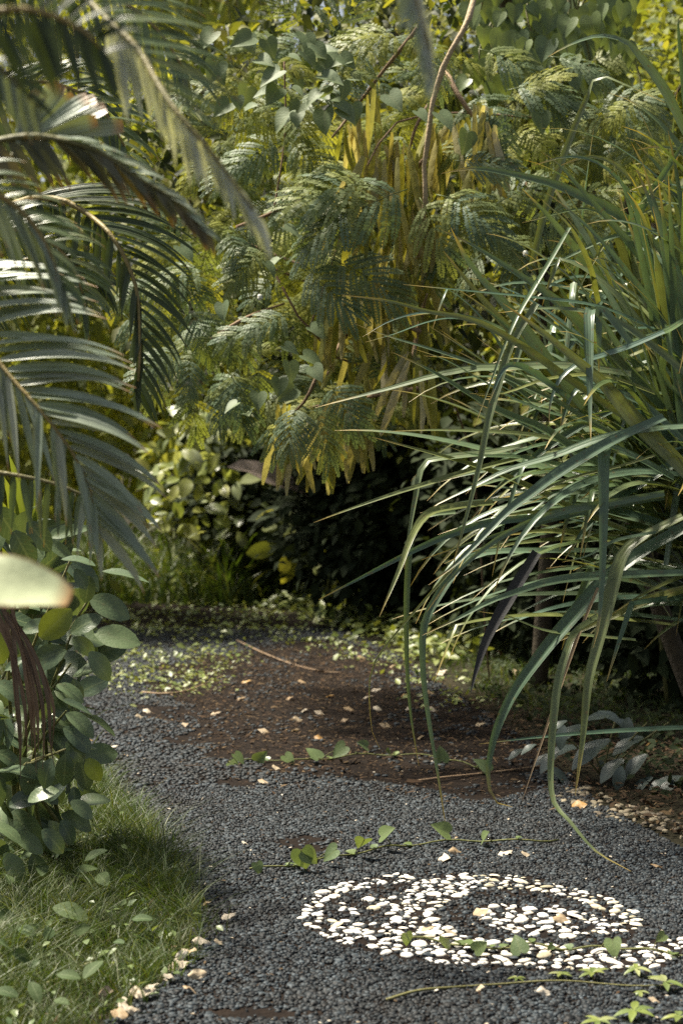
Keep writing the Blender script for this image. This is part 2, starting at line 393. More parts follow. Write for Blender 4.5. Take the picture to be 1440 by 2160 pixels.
M['pebble'] = solid_mat('dark_pebble', [(.0014, .002, .0026), (.0058, .008, .0105), (.020, .027, .032), (.004, .0042, .0044), (.054, .069, .080), (.008, .008, .008)], rough=.6, nscale=60, bump=.25, dist=.003, spec=0.28, dust=(.0092, .0085, .0078))
M['pebble_white'] = solid_mat('white_pebble', [(.56, .51, .42), (.74, .71, .64), (.80, .78, .73), (.62, .56, .47), (.78, .76, .72), (.68, .64, .56)], rough=.6, nscale=50, bump=.2, dist=.003)
M['pebble_shade_toned'] = solid_mat('shade_toned_white_pebble', [(.34, .30, .20), (.55, .50, .38), (.70, .66, .56), (.44, .38, .26)], rough=.7, nscale=50, bump=.2, dist=.003)  # duller, yellower colour paints shade onto white pebbles
M['pebble_tan'] = solid_mat('tan_pebble', [(.07, .06, .045), (.16, .13, .09), (.26, .22, .15), (.10, .09, .06)], rough=.7, nscale=50)
M['soil'] = solid_mat('soil', [(.009, .006, .0045), (.022, .014, .009), (.036, .022, .013), (.016, .012, .009)], rough=.95, nscale=11, bump=.9, dist=.02, spec=.15, bscale=6)
M['ground'] = solid_mat('ground_soil', [(.02, .018, .010), (.04, .034, .018), (.05, .045, .02), (.028, .025, .014)], rough=.95, nscale=3, bump=.9, dist=.03, spec=.15, bscale=8)
M['bud'] = solid_mat('flower_bud', [(.6, .6, .5), (.75, .75, .65)], rough=.8, nscale=80)

# ------------------------------------------------------------------ ground and path
gx = 400.0
V = np.array([[-gx, -gx, -.01], [gx, -gx, -.01], [gx, gx, -.01], [-gx, gx, -.01]])
tag(obj('ground', (V, np.array([[0, 1, 2], [0, 2, 3]]), np.full((4, 3), .5)), M['ground']), kind='structure')
LEFT = [(60, 2300), (160, 2200), (240, 2150), (310, 2100), (375, 2050), (410, 1980), (400, 1900), (350, 1830), (290, 1750), (240, 1690), (195, 1620), (165, 1540), (160, 1450), (175, 1370), (185, 1320), (160, 1285), (60, 1262)]
RIGHT = [(1800, 2300), (1750, 2150), (1640, 1950), (1500, 1830), (1380, 1760), (1270, 1700), (1180, 1620), (1080, 1540), (970, 1470), (880, 1410), (800, 1365), (720, 1330), (600, 1295), (430, 1262), (250, 1245)]
def dense(pts, n): 
    q = smooth_path([G(*p) for p in pts], n); return q[:, :2]
PL, PR = dense(LEFT, 60), dense(RIGHT, 60)
PATH = np.vstack([PL, PR[::-1]])
V = np.concatenate([np.c_[PL, np.full(60, .004)], np.c_[PR, np.full(60, .004)]])
F = []
for i in range(59): F += [[i, 60+i, 61+i], [i, 61+i, i+1]]
path = tag(obj('path', (V, np.array(F), np.full((120, 3), .5)), M['soil']), kind='structure')
SOIL = gpoly([(330, 1420), (480, 1380), (700, 1350), (850, 1400), (1000, 1490), (1180, 1600), (1230, 1680), (1000, 1665), (900, 1660), (700, 1655), (540, 1640), (430, 1590), (360, 1520)])
HOLES = [gpoly([(570, 1775), (640, 1765), (720, 1772), (700, 1800), (620, 1800)]), gpoly([(430, 2135), (560, 2130), (700, 2140), (560, 2155), (470, 2150)])]
MOS = [gpoly(q) for q in (
    [(632, 1942), (640, 1915), (680, 1882), (740, 1862), (820, 1848), (864, 1846), (866, 1866), (800, 1872), (740, 1884), (690, 1900), (672, 1920), (690, 1945)],
    [(718, 1910), (752, 1910), (756, 1932), (722, 1932)], [(775, 1900), (835, 1898), (842, 1914), (785, 1922)],
    [(880, 1862), (990, 1846), (1040, 1852), (1042, 1875), (985, 1888), (930, 1914), (905, 1945), (960, 1965), (960, 1985), (830, 1965), (812, 1930), (856, 1905), (862, 1880)],
    [(990, 1846), (1100, 1852), (1190, 1876), (1280, 1898), (1340, 1925), (1352, 1945), (1335, 1968), (1300, 1968), (1308, 1945), (1262, 1920), (1205, 1899), (1140, 1884), (1040, 1878)],
    [(640, 1952), (700, 1944), (800, 1955), (900, 1962), (990, 1982), (1100, 1992), (1250, 2004), (1330, 1998), (1440, 1980), (1500, 1960), (1530, 1985), (1440, 2018), (1380, 2044), (1300, 2048), (1200, 2050), (1050, 2043), (900, 2034), (780, 2008), (690, 1985)],
    [(1015, 1925), (1060, 1910), (1105, 1918), (1140, 1930), (1175, 1914), (1200, 1928), (1255, 1936), (1300, 1950), (1335, 1962), (1310, 1974), (1240, 1972), (1200, 1984), (1140, 1982), (1080, 1974), (1030, 1955)])]
MOS_BED = gpoly([(625, 1935), (700, 1870), (860, 1842), (1000, 1842), (1120, 1850), (1280, 1890), (1365, 1945), (1345, 1985), (1450, 1975), (1540, 1960), (1545, 1990), (1390, 2052), (1200, 2058), (1000, 2046), (800, 2020), (690, 1990), (635, 1955)])
def in_mos(x, y):
    c = np.zeros(np.shape(x), bool)
    for q in MOS: c |= inside(q, x, y)
    return c
def dome(n, k, seed, lift=.12):                             # low river pebble: two rings and a top
    r = np.random.RandomState(seed); V = []; F = []
    for rr, z in ((1.0, -.15), (.93, .25), (.55, .52)):
        for i in range(n):
            a = 2*math.pi*i/n
            q = rr*(1+lift*r.uniform(-1, 1)); V.append([q*math.cos(a)*.5, q*math.sin(a)*.5, z*(1+.1*r.uniform(-1, 1))])
    V.append([0, 0, .6])
    for ring in range(2):
        for i in range(n):
            a, b = ring*n+i, ring*n+(i+1) % n
            F += [[a, b, b+n], [a, b+n, a+n]]
    for i in range(n): F.append([2*n+i, 2*n+(i+1) % n, 3*n])
    V = np.array(V); return V, np.array(F), np.full((len(V), 3), .5)
def relax_points(lo, hi, step, r, keep):                    # jittered hexagonal rows
    xs = []; row = 0; y = lo[1]
    while y < hi[1]:
        x = np.arange(lo[0] + (row % 2)*step*.5, hi[0], step); xs.append(np.stack([x, np.full_like(x, y)], 1)); y += step*.87; row += 1
    q = np.concatenate(xs); q = q + r.uniform(-.40, .40, q.shape)*step
    return q[keep(q[:, 0], q[:, 1])]
r1 = np.random.RandomState(3)
def keep_path(x, y):
    c = inside(PATH, x, y) & ~(in_mos(x, y) & (r1.uniform(size=x.shape) < .4))
    nz = .5 + .5*np.sin(x*5.1+1.3*np.sin(y*3.7))*np.sin(y*4.3+np.sin(x*6.1))
    s = inside(SOIL, x+.16*np.sin(y*7+3*np.sin(x*5))+.07*np.sin(y*19+x*11), y+.22*np.sin(x*6+2*np.sin(y*4))); c &= ~(s & (r1.uniform(size=x.shape) < .80 + .3*nz))
    c &= ~((~s) & (y > 7.2) & (r1.uniform(size=x.shape) < .30*nz + .03*(y-7)))
    b = inside(MOS_BED, x, y); c &= ~(b & (r1.uniform(size=x.shape) < .45))
    for h in HOLES: c &= ~(inside(h, x, y) & (r1.uniform(size=x.shape) < .85))
    return c
q1 = relax_points((-2.0, 4.0), (2.2, 7.6), .0148, r1, keep_path)
q2 = relax_points((-2.4, 7.6), (2.0, 14.5), .024, r1, keep_path)
def view_ok(q): return np.abs(q[:, 0]) < q[:, 1]*.2 + .35
q1 = q1[view_ok(q1)]; q2 = q2[view_ok(q2)]
doms = [dome(6, 0, s, .3) for s in range(9)]
ang = r1.uniform(0, 2*np.pi, len(q1))
order = np.argsort(q1[:, 1]); near = order[:300]; far = order[300:]
peb_data = [mesh_data('pebble', *d, M['pebble']) for d in doms]
for k, i in enumerate(near):
    s = .0150*r1.uniform(.7, 1.5)
    link('pebble', peb_data[k % 9], path, Matrix.Translation((q1[i, 0], q1[i, 1], .006+r1.uniform(-.002, .002))) @ Matrix.Rotation(ang[i], 4, 'Z') @ Matrix.Diagonal((s*1.15, s*.85, .0085*r1.uniform(.6, 1.6), 1)))
def pebbles(q, s0, hz, tmpl, r):
    n = len(q); a = r.uniform(0, 2*np.pi, n)
    g = []
    for k in range(len(tmpl)):
        idx = np.arange(k, n, len(tmpl)); V, F, A = tmpl[k]
        s = s0*np.clip(np.exp(r.normal(size=len(idx))*.36), .45, 2.1); ex = r.uniform(.75, 1.1, len(idx)); z = hz*r.uniform(.6, 1.7, len(idx))
        ca, sa = np.cos(a[idx]), np.sin(a[idx])
        X = V[None, :, 0]*s[:, None]*1.1; Y = V[None, :, 1]*(s*ex)[:, None]; Z = V[None, :, 2]*z[:, None]
        VV = np.stack([X*ca[:, None]-Y*sa[:, None]+q[idx, 0][:, None], X*sa[:, None]+Y*ca[:, None]+q[idx, 1][:, None], Z+.005+r.uniform(-.0025, .003, len(idx))[:, None]], 2)
        AA = np.zeros(VV.shape); AA[..., 2] = r.uniform(size=len(idx))[:, None]
        FF = F[None]+(np.arange(len(idx))*len(V))[:, None, None]
        g.append((VV.reshape(-1, 3), FF.reshape(-1, 3), AA.reshape(-1, 3)))
    return join(g)
tag(obj('pebble_bed', pebbles(q1[far], .0152, .0072, doms, r1), M['pebble'], path), kind='stuff')
tag(obj('distant_pebble_bed', pebbles(q2, .0245, .011, [dome(5, 0, 9)], r1), M['pebble'], path), kind='stuff')
# pale stones along the right-hand border of the path
EDGE = gpoly([(1150, 1650), (1230, 1660), (1330, 1700), (1440, 1735), (1500, 1770), (1440, 1775), (1330, 1745), (1230, 1712), (1160, 1680)])
for k, (x, y) in enumerate(sample_poly(EDGE, 110, r1)):
    s = r1.uniform(.02, .045)
    if k == 0: ed = [mesh_data('edging_pebble', *d, M['pebble_tan']) for d in doms]
    link('edging_pebble', ed[k % 4], path, Matrix.Translation((x, y, .008)) @ Matrix.Rotation(r1.uniform(0, 6), 4, 'Z') @ Matrix.Diagonal((s, s*.7, .013, 1)))

# ------------------------------------------------------------------ white pebble mosaic set into the path
mos = empty('pebble_mosaic', G(1000, 1945), 'round swirl of white pebbles set into the dark pebble path', 'mosaic')
dw = [dome(8, 0, 20+s) for s in range(5)]
wd = [mesh_data('white_pebble', *d, M['pebble_white']) for d in dw]; wy = [mesh_data('white_pebble', *d, M['pebble_shade_toned']) for d in dw]
r2 = np.random.RandomState(11)
cand = sample_poly(MOS_BED, 14000, r2); cand = cand[in_mos(cand[:, 0], cand[:, 1])]
pts = np.zeros((0, 3))
for x, y in cand:
    s = r2.choice([.019, .026, .033, .042], p=[.25, .35, .28, .12])
    if len(pts):
        dd = np.hypot((pts[:, 0]-x)/1.12, pts[:, 1]-y)
        if np.any(dd < (pts[:, 2]+s)*.60): continue
    pts = np.vstack([pts, [x, y, s]])
drop = r2.uniform(size=len(pts)) < .10; pts = pts[~drop]
pts = pts[np.argsort(-pts[:, 2]/pts[:, 1])]; small_w, small_y = [], []
for k, (x, y, s) in enumerate(pts):
    Mx = Matrix.Translation((x, y, .0065)) @ Matrix.Rotation(r2.normal()*.35, 4, 'Z') @ Matrix.Rotation(r2.normal()*.16, 4, 'X') @ Matrix.Rotation(r2.normal()*.12, 4, 'Y') @ Matrix.Diagonal((s*r2.uniform(1.1, 1.55), s*r2.uniform(.7, 1.0), s*r2.uniform(.26, .46), 1))
    shade_toned = inside(MOS[4], x, y) and r2.uniform() < .75 or r2.uniform() < .06  # upper right band mostly gets the painted shade tone
    if k < 300: link('white_pebble', (wy if shade_toned else wd)[k % 5], mos, Mx)
    else: (small_y if shade_toned else small_w).append(xf(dw[k % 5], Mx, r2.uniform()))
tag(obj('small_white_pebbles', join(small_w), M['pebble_white'], mos), kind='stuff')
tag(obj('small_shade_toned_pebbles', join(small_y), M['pebble_shade_toned'], mos), kind='stuff')
print('white pebbles', len(pts), 'path pebbles', len(q1), len(q2))

# ------------------------------------------------------------------ background trees and shrubs
def crown_geo(c, rad, n, size, tmpl, r, shell=.5, clumps=40, flat=0.5, face=(0, -.3, 1)):
    c = np.asarray(c, float); rad = np.asarray(rad, float)
    cc = unit(clumps, r)*(r.uniform(shell, 1, clumps)**(1/2.))[:, None]
    k = r.randint(0, clumps, n)
    p = cc[k] + r.normal(size=(n, 3))*.17
    p = c + p*rad
    p[:, 2] = np.maximum(p[:, 2], .03)
    d = unit(n, r)*.9 + (p-c)/np.linalg.norm(rad)*1.2 + np.array([0, -.15, -.35])
    u = np.asarray(face) + unit(n, r)*flat
    s = size*r.uniform(.6, 1.35, n)
    return scatter(tmpl, p, d, u, s, np.clip(r.uniform(size=clumps)[k]*.5 + r.uniform(size=n)*.5, 0, 1))
def limb_set(base, tips, r0, r, sides=6):
    g = []
    for k, tp in enumerate(tips):
        b = np.asarray(base, float); m = b*.45 + np.asarray(tp)*.55 + r.normal(size=3)*.12 + np.array([0, 0, .15])
        g.append(tube(smooth_path([b, m, tp], 8), np.linspace(r0*.6, r0*.15, 8), sides, r.uniform()))
    return g
def tree(name, x, y, h, rad, zc, n, size, mat, tmpl, label, cat, seed, trunk_r=.07, clumps=40, group=None, flat=.6):
    r = np.random.RandomState(seed)
    t = empty(name, (x, y, 0), label, cat, group)
    c = np.array([x, y, zc])
    top = np.array([x+r.normal()*.1, y, zc])
    tk = tube(smooth_path([(x, y, -.05), (x+r.normal()*.08, y, zc*.5), top], 8), np.linspace(trunk_r, trunk_r*.55, 8), 8, .5)
    obj('trunk', tk, M['bark'], t)
    tips = c + unit(9, r)*np.asarray(rad)*.75
    tips[:, 2] = np.maximum(tips[:, 2], .3)
    obj('limbs', join(limb_set(top*[1, 1, .8], tips, trunk_r, r)), M['bark'], t)
    obj('crown', crown_geo(c, rad, n, size, tmpl, r, clumps=clumps, flat=flat), M[mat], t)
    return t
def t_tiny(w=.55, fold=.25, bend=.3):                       # background leaf, 6 triangles
    V = np.array([[0, 0, 0], [-.5*w, .4, .5*w*fold-.08*bend], [0, .42, -.08*bend], [.5*w, .4, .5*w*fold-.08*bend], [-.3*w, .75, .3*w*fold-.28*bend], [.3*w, .75, .3*w*fold-.28*bend], [0, 1, -.5*bend]])
    F = np.array([[0, 2, 1], [0, 3, 2], [1, 2, 4], [2, 3, 5], [2, 6, 4], [2, 5, 6]])
    A = np.array([[0, 0, .5], [-1, .4, .5], [0, .4, .5], [1, .4, .5], [-1, .75, .5], [1, .75, .5], [0, 1, .5]])
    return V, F, A
ts, th = t_tiny(.6), t_heart()
TRUNK_GROUP = 'trees closing the view behind the shrubs'
tree('broadleaf_tree', -4.2, 22.5, 6, (2.6, 1.6, 4.2), 4.3, 9000, .21, 'back_yellow', ts, 'sunlit yellow green tree above the bend of the path', 'tree', 31, .12, 80, TRUNK_GROUP)
tree('broadleaf_tree', -1.2, 24.0, 6, (2.6, 1.5, 4.6), 4.8, 9000, .21, 'back_yellow', ts, 'bright leafy tree behind the feathery shrub at the top of the picture', 'tree', 32, .12, 80, TRUNK_GROUP)
tree('broadleaf_tree', 1.6, 20.0, 6, (2.2, 1.4, 4.0), 4.1, 9000, .17, 'back', ts, 'green leafy tree behind the pale leaning stem', 'tree', 33, .11, 80, TRUNK_GROUP)
tree('broadleaf_tree', 4.0, 16.0, 6, (1.9, 1.4, 3.4), 3.3, 9000, .15, 'back', ts, 'dark green tree behind the strap leaf clump', 'tree', 34, .10, 80, TRUNK_GROUP)
tree('broadleaf_tree', -4.0, 15.5, 6, (1.7, 1.5, 3.2), 3.1, 9000, .14, 'back', ts, 'green tree behind the palm fronds', 'tree', 35, .10, 70, TRUNK_GROUP)
tree('broadleaf_tree', 4.2, 24.0, 8, (2.6, 1.5, 4.6), 5.0, 8000, .21, 'back', ts, 'tall tree filling the top corner behind the heart leaved vine', 'tree', 43, .12, 80, TRUNK_GROUP)
tree('broadleaf_tree', -6.0, 25.0, 8, (2.8, 1.6, 4.8), 5.2, 8000, .22, 'back_yellow', ts, 'yellow green tree far behind the topmost palm fronds', 'tree', 44, .12, 80, TRUNK_GROUP)
tree('broadleaf_tree', 3.6, 13.6, 6, (1.3, 1.0, 1.7), 4.2, 6000, .13, 'back', ts, 'green tree crown just above the heart leaved vine in the corner', 'tree', 45, .09, 50, TRUNK_GROUP)
tree('dark_shrub', -.2, 17.6, 2, (1.3, .8, 1.1), .95, 9000, .14, 'back_shaded', ts, 'dark shaded shrub in the hollow under the feathery branches', 'shrub', 36, .04, 50)
tree('dark_shrub', .75, 15.0, 2, (1.1, .8, 1.1), 1.0, 9000, .13, 'back_shaded', ts, 'dark shaded shrub in the shadow left of the strap leaf clump', 'shrub', 37, .04, 50)
tree('dark_shrub', 1.7, 12.6, 2, (1.0, .8, 1.0), .95, 9000, .12, 'back_shaded', ts, 'dark shaded shrub in the shadow behind the strap leaf clump', 'shrub', 42, .04, 50)
tree('dark_shrub', 2.5, 10.3, 2, (.9, .9, 1.0), .95, 8000, .11, 'back_shaded', ts, 'dark shaded shrub at the foot of the strap leaf clump', 'shrub', 38, .04, 50)
tree('small_tree', -1.9, 20.0, 4, (1.7, 1.0, 2.2), 3.6, 9000, .13, 'back_yellow', ts, 'small leaved tree filling the middle between palm and feathery shrub', 'tree', 39, .07, 70)
tree('small_tree', .55, 14.6, 4, (1.6, 1.2, 1.3), 3.0, 10000, .10, 'back', ts, 'small leaved tree tangled behind the hanging seed pods', 'tree', 40, .06, 70)
tree('small_tree', 2.2, 12.0, 4, (1.1, .9, 1.5), 3.1, 9000, .10, 'back', ts, 'small leaved tree behind the top of the strap leaf clump', 'tree', 41, .06, 60)

# sunlit shrub with large variegated leaves beside the bend of the path
def leafy(name, leafname, base, label, cat, poly, depth, n, size, tmpls, mats, seed, face=(0, -.55, .8), flat=.45, fall=-.35, group=None, stems=8, stuff=0):
    r = np.random.RandomState(seed); t = empty(name, base, label, cat, group)
    poly = np.array(poly, float)
    q = sample_poly(poly, n+stuff, r); dts = r.uniform(depth[0], depth[1], n+stuff)
    data = [[mesh_data(leafname, *tm, M[mt]) for tm in tmpls] for mt in mats]
    cx = poly[:, 0].mean(); cy = poly[:, 1].mean(); pp = []
    for k in range(n):
        p = P(q[k, 0], q[k, 1], dts[k]); p[2] = max(p[2], .03); pp.append(p)
        d = np.array([(q[k, 0]-cx)/200, -.25, fall]) + r.normal(size=3)*.5
        u = np.asarray(face) + r.normal(size=3)*flat
        s = size*dts[k]/3600*r.uniform(.65, 1.3)
        link(leafname, data[r.randint(len(mats))][r.randint(len(tmpls))], t, frame(p, d, u, s))
    pp = np.array(pp)
    g = []
    for k in range(stems):
        tp = pp[r.randint(n)]
        b = np.asarray(base)+r.normal(size=3)*[.1, .1, 0]
        m = (b+tp)/2 + r.normal(size=3)*.08
        g.append(tube(smooth_path([b, m, tp], 8), np.linspace(.012, .004, 8), 5, r.uniform()))
    obj('stems', join(g), M['stem'], t)
    return t
tb = [t_broad(5, 'oval', .55, .2, .5, .1, s) for s in range(3)]
leafy('variegated_shrub', 'leaf', (-1.2, 18.3, 0), 'sunlit shrub with glossy yellow green leaves beside the bend of the path', 'shrub',
      [(310, 960), (370, 880), (470, 860), (550, 880), (575, 960), (575, 1060), (555, 1170), (430, 1130), (320, 1090)], (16.4, 18.2), 290, 44, tb, ['variegated'], 51)
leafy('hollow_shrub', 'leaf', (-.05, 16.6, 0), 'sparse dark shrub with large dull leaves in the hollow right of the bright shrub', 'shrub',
      [(560, 960), (700, 980), (830, 1000), (860, 1160), (700, 1220), (580, 1160)], (15.2, 16.6), 80, 60, tb, ['back_shaded', 'back'], 52)
wl_ = thing_mesh('withered_leaf', xf(t_broad(8, 'lance', .36, .35, .7, .2, 4), frame(P(480, 985, 14.5), P(665, 1000, 14.4)-P(480, 985, 14.5), (0, -.55, .85), .76), .5),
                 solid_mat('withered_leaf', [(.17, .13, .11), (.24, .19, .16), (.12, .11, .11)], rough=.6, nscale=20), P(480, 985, 14.5), 'big withered greyish pink leaf caught over the dark hollow', 'leaf')

# heart-leaved vine climbing at the top
r3 = np.random.RandomState(61)
hv = empty('heart_leaf_vine', (1.9, 9.9, 0), 'climbing vine with heart shaped leaves at the top above the strap leaf clump', 'vine')
hd = [mesh_data('leaf', *t_heart(.2, .15+.25*k), M['heart']) for k in range(3)]
spots = [(1060, 70, 62), (1092, 85, 40), (1108, 88, 42), (1155, 85, 55), (1185, 75, 60), (1245, 35, 55), (1130, 105, 45), (1200, 40, 50), (1020, 60, 40)]
for k in range(210):
    if k < len(spots): x, y, s = spots[k]; d_ = 8.6
    else:
        x, y = r3.uniform(980, 1330), r3.uniform(-90, 190); s = r3.uniform(30, 58); d_ = r3.uniform(8.7, 9.5)
    p = P(x, y, d_)
    link('leaf', hd[k % 3], hv, frame(p, np.array([r3.normal()*.3, -.15, -.9]), np.array([r3.normal()*.3, -.8, .55+r3.normal()*.2]), s*d_/3600))
g = []
for k in range(9):
    x = 990+k*40; g.append(tube(smooth_path([P(x+r3.normal()*30, y, 9.1+r3.normal()*.1) for y in (230, 120, 20, -90)], 12), .006, 5, r3.uniform()))
g.append(tube(smooth_path([(1.9, 9.9, 0), (1.7, 9.6, 1.2), (1.3, 9.2, 2.6), (1.2, 9.1, 3.9)], 14), .012, 5))
obj('stems', join(g), M['stem'], hv)

# ------------------------------------------------------------------ feathery shrub with hanging seed pods
r4 = np.random.RandomState(71)
lb = (1.25, 10.8, 0)
le = empty('feathery_shrub', lb, 'tall shrub with feathery leaves, hanging seed pods and a pale leaning stem', 'shrub')
fg = [t_bipinnate(s, 4+s % 4, .2+.2*(s % 4)) for s in range(8)]
fd = [mesh_data('feathery_leaf', *g_, M['feather']) for g_ in fg]; fw = [mesh_data('feathery_leaf', *g_, M['feather_warm']) for g_ in fg]
pdta = [mesh_data('seed_pod', *t_pod(s), M['pod']) for s in range(6)]
obj('stem', tube(smooth_path([lb, (1.3, 10.6, 1.4), (1.15, 10.0, 2.8), P(1040, -160, 8.8)], 20), np.linspace(.06, .035, 20), 8), M['bark'], le)
obj('leaning_stem', tube(smooth_path([P(1040, -160, 8.8), P(1005, -30, 8.0), P(984, 48, 7.8), P(940, 128, 7.8), P(912, 215, 7.85), P(903, 290, 7.85), P(894, 350, 7.9), P(897, 420, 7.9), P(886, 500, 8.1), P(880, 560, 8.3)], 30), np.linspace(.018, .010, 30)*(1+.12*np.sin(np.arange(30)*1.9)), 8), M['bark_pale'], le)
br = [[(940, 150), (975, 215), (1040, 300), (1090, 360), (1130, 420)], [(925, 190), (880, 260), (860, 330)], [(900, 330), (820, 420), (760, 500)], [(885, 700), (760, 640), (660, 600), (560, 560)],
      [(880, 60), (800, 160), (740, 240), (700, 290)], [(720, 700), (680, 770), (640, 850), (600, 880)], [(800, 620), (720, 720), (690, 790)], [(880, 820), (760, 840), (650, 860)], [(500, 480), (560, 455), (640, 420)],
      [(480, 500), (560, 530), (640, 560)], [(870, 760), (880, 700), (900, 620)], [(440, 720), (520, 670), (600, 640)]]
for b in br:
    g = smooth_path([P(x, y, 8.25+.1*r4.normal()) for x, y in b], 12)
    obj('branch', tube(g, np.linspace(.013, .005, 12), 6, r4.uniform()), M['twig'], le)
# individually placed leaves: x, y of leaf base, length in pixels, direction in degrees (0 right, 90 up), depth
FL = [(640, 560, 150, -35, 7.9), (560, 520, 120, -140, 8.0), (560, 680, 110, -160, 8.0), (700, 540, 170, -30, 7.9), (610, 660, 100, 200, 7.8), (505, 780, 140, -130, 8.0), (480, 780, 130, -60, 8.0), (660, 850, 130, -60, 7.8),
      (630, 850, 110, -110, 7.8), (700, 800, 130, -70, 7.9), (560, 870, 110, -70, 8.1), (760, 420, 170, 200, 7.9), (800, 400, 200, 170, 7.9), (880, 420, 150, -60, 7.8), (920, 410, 170, -20, 7.8), (960, 340, 130, 10, 7.9),
      (980, 350, 120, 60, 8.0), (860, 400, 190, 190, 7.9), (840, 60, 160, 190, 8.1), (900, 95, 110, -70, 8.0), (1010, 100, 150, -20, 8.2), (1070, 190, 150, 10, 8.1), (1110, 175, 130, -30, 8.1), (1000, 190, 150, -60, 8.2),
      (1160, 120, 120, 0, 8.3), (1240, 160, 130, -20, 8.4), (1250, 240, 140, 20, 8.4), (1310, 180, 130, -30, 8.4), (1330, 220, 140, -160, 8.3), (1380, 330, 90, 160, 8.2), (600, 300, 130, -160, 8.2), (610, 300, 120, -40, 8.1),
      (680, 330, 130, -60, 8.0), (540, 330, 120, 200, 8.3), (480, 490, 90, -60, 8.0), (620, 220, 120, 20, 8.3), (740, 120, 130, 20, 8.3), (700, 90, 120, 60, 8.3), (560, 430, 130, -40, 8.2), (430, 560, 120, 200, 8.3), (330, 560, 120, -30, 8.3),
      (400, 640, 130, -70, 8.2), (260, 660, 130, -50, 8.3), (390, 740, 120, 200, 8.2), (1000, 450, 130, -30, 7.9), (1060, 500, 120, -60, 8.0), (1100, 460, 130, -20, 8.2), (1040, 440, 130, 40, 8.2), (1150, 430, 140, -30, 8.2)]
REG = [(470, 140), (700, 30), (860, 60), (1120, 140), (1330, 120), (1400, 320), (1200, 480), (1080, 560), (930, 520), (900, 700), (860, 840), (760, 900), (600, 900), (450, 880), (340, 780), (250, 640), (330, 520), (430, 430)]
q = sample_poly(np.array(REG, float), 248, r4)
for k in range(len(FL)+248):
    if k < len(FL): x, y, s, a, d_ = FL[k]
    else: x, y = q[k-len(FL)]; s = 70*math.exp(r4.normal()*.3)+25; a = r4.choice([-30, -150, -60, -110, 10, 170]) + r4.normal()*20; d_ = r4.uniform(8.1, 9.5)
    a = math.radians(a); p = P(x, y, d_)
    d = np.array([math.cos(a), -.35+.25*r4.normal(), math.sin(a)])
    link('feathery_leaf', (fw if k >= len(FL) and r4.uniform() < .6 else fd)[r4.randint(8)], le, frame(p, d, np.array([.25*r4.normal(), -.8+.2*r4.normal(), .65]), s*d_/3600*1.0))
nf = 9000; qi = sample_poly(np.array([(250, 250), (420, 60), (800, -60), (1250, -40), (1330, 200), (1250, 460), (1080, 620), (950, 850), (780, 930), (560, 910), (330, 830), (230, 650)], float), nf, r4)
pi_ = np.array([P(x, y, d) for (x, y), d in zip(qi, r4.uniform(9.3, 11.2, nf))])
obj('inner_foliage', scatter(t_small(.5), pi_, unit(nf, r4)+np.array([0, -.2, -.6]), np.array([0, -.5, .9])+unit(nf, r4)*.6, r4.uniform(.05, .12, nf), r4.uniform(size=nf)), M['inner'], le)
PC = [(760, 200, 4), (790, 160, 3), (740, 260, 7), (830, 300, 10), (860, 330, 10), (915, 270, 9), (960, 260, 9), (1010, 230, 14), (1030, 280, 8), (780, 350, 11), (760, 400, 9), (830, 430, 14), (880, 440, 16), (910, 460, 10), (950, 420, 8),
      (800, 570, 12), (840, 560, 14), (870, 590, 12), (900, 620, 10), (760, 600, 10), (720, 610, 9), (690, 660, 8), (740, 700, 8), (800, 700, 10), (850, 740, 12), (880, 780, 8), (720, 830, 9), (760, 850, 11), (690, 880, 10), (600, 860, 8), (630, 900, 8), (740, 900, 7),
      (540, 700, 6), (560, 620, 6), (1330, 20, 16), (1250, 10, 4), (1370, 60, 8), (400, 800, 5), (360, 850, 5)]
np_ = 0
for x, y, n in PC:
    d0 = r4.uniform(7.95, 8.4); kn = P(x, y, d0)
    for k in range(n):
        if np_ >= 300: break
        s = r4.uniform(100, 175)*d0/3600
        d = nrm([r4.normal()*.2, r4.normal()*.16, -1]); p = kn + np.array([r4.normal()*.03, r4.normal()*.03, r4.normal()*.03])
        a = r4.uniform(-1.1, 1.1)
        link('seed_pod', pdta[r4.randint(6)], le, frame(p, d, np.array([math.sin(a), -math.cos(a), .1]), s, r4.uniform(.85, 1.2))); np_ += 1
ico = dome(8, 0, 77)
for x, y in ((1107, 535), (548, 627)):
    V_, F_, A_ = ico; V_ = np.concatenate([V_*[1, 1, 1], V_*[1, 1, -1]]); F_ = np.concatenate([F_, F_[:, ::-1]+len(ico[0])])
    obj('flower_bud', (V_*.024+P(x, y, 7.7), F_, np.full((len(V_), 3), .5)), M['bud'], le)
# vine leaves tangled in the feathery shrub
vb = empty('tangled_vine', (.95, 10.9, 0), 'vine with dull blue green leaves tangled low in the feathery shrub', 'vine')
VB = [(720, 230, 45), (670, 680, 40), (640, 750, 50), (610, 765, 45), (660, 775, 40), (600, 730, 35), (590, 545, 35), (560, 555, 40), (500, 850, 35), (520, 870, 40), (925, 240, 50), (880, 235, 35), (985, 280, 50), (1140, 240, 45), (545, 830, 40), (820, 200, 50), (590, 150, 55), (670, 130, 55), (640, 110, 45),
      (690, 200, 40), (380, 520, 45), (470, 640, 40), (620, 820, 45), (590, 800, 40), (640, 880, 30), (560, 470, 40), (600, 480, 40), (655, 690, 45)]
hb = [mesh_data('leaf', *t_heart(.25, .3), leaf_mat('dull_vine_leaf', [(.13, .18, .09), (.16, .21, .11), (.11, .155, .06)], rough=.55, trans=.3, rib=(.2, .24, .12), spec=.35))]
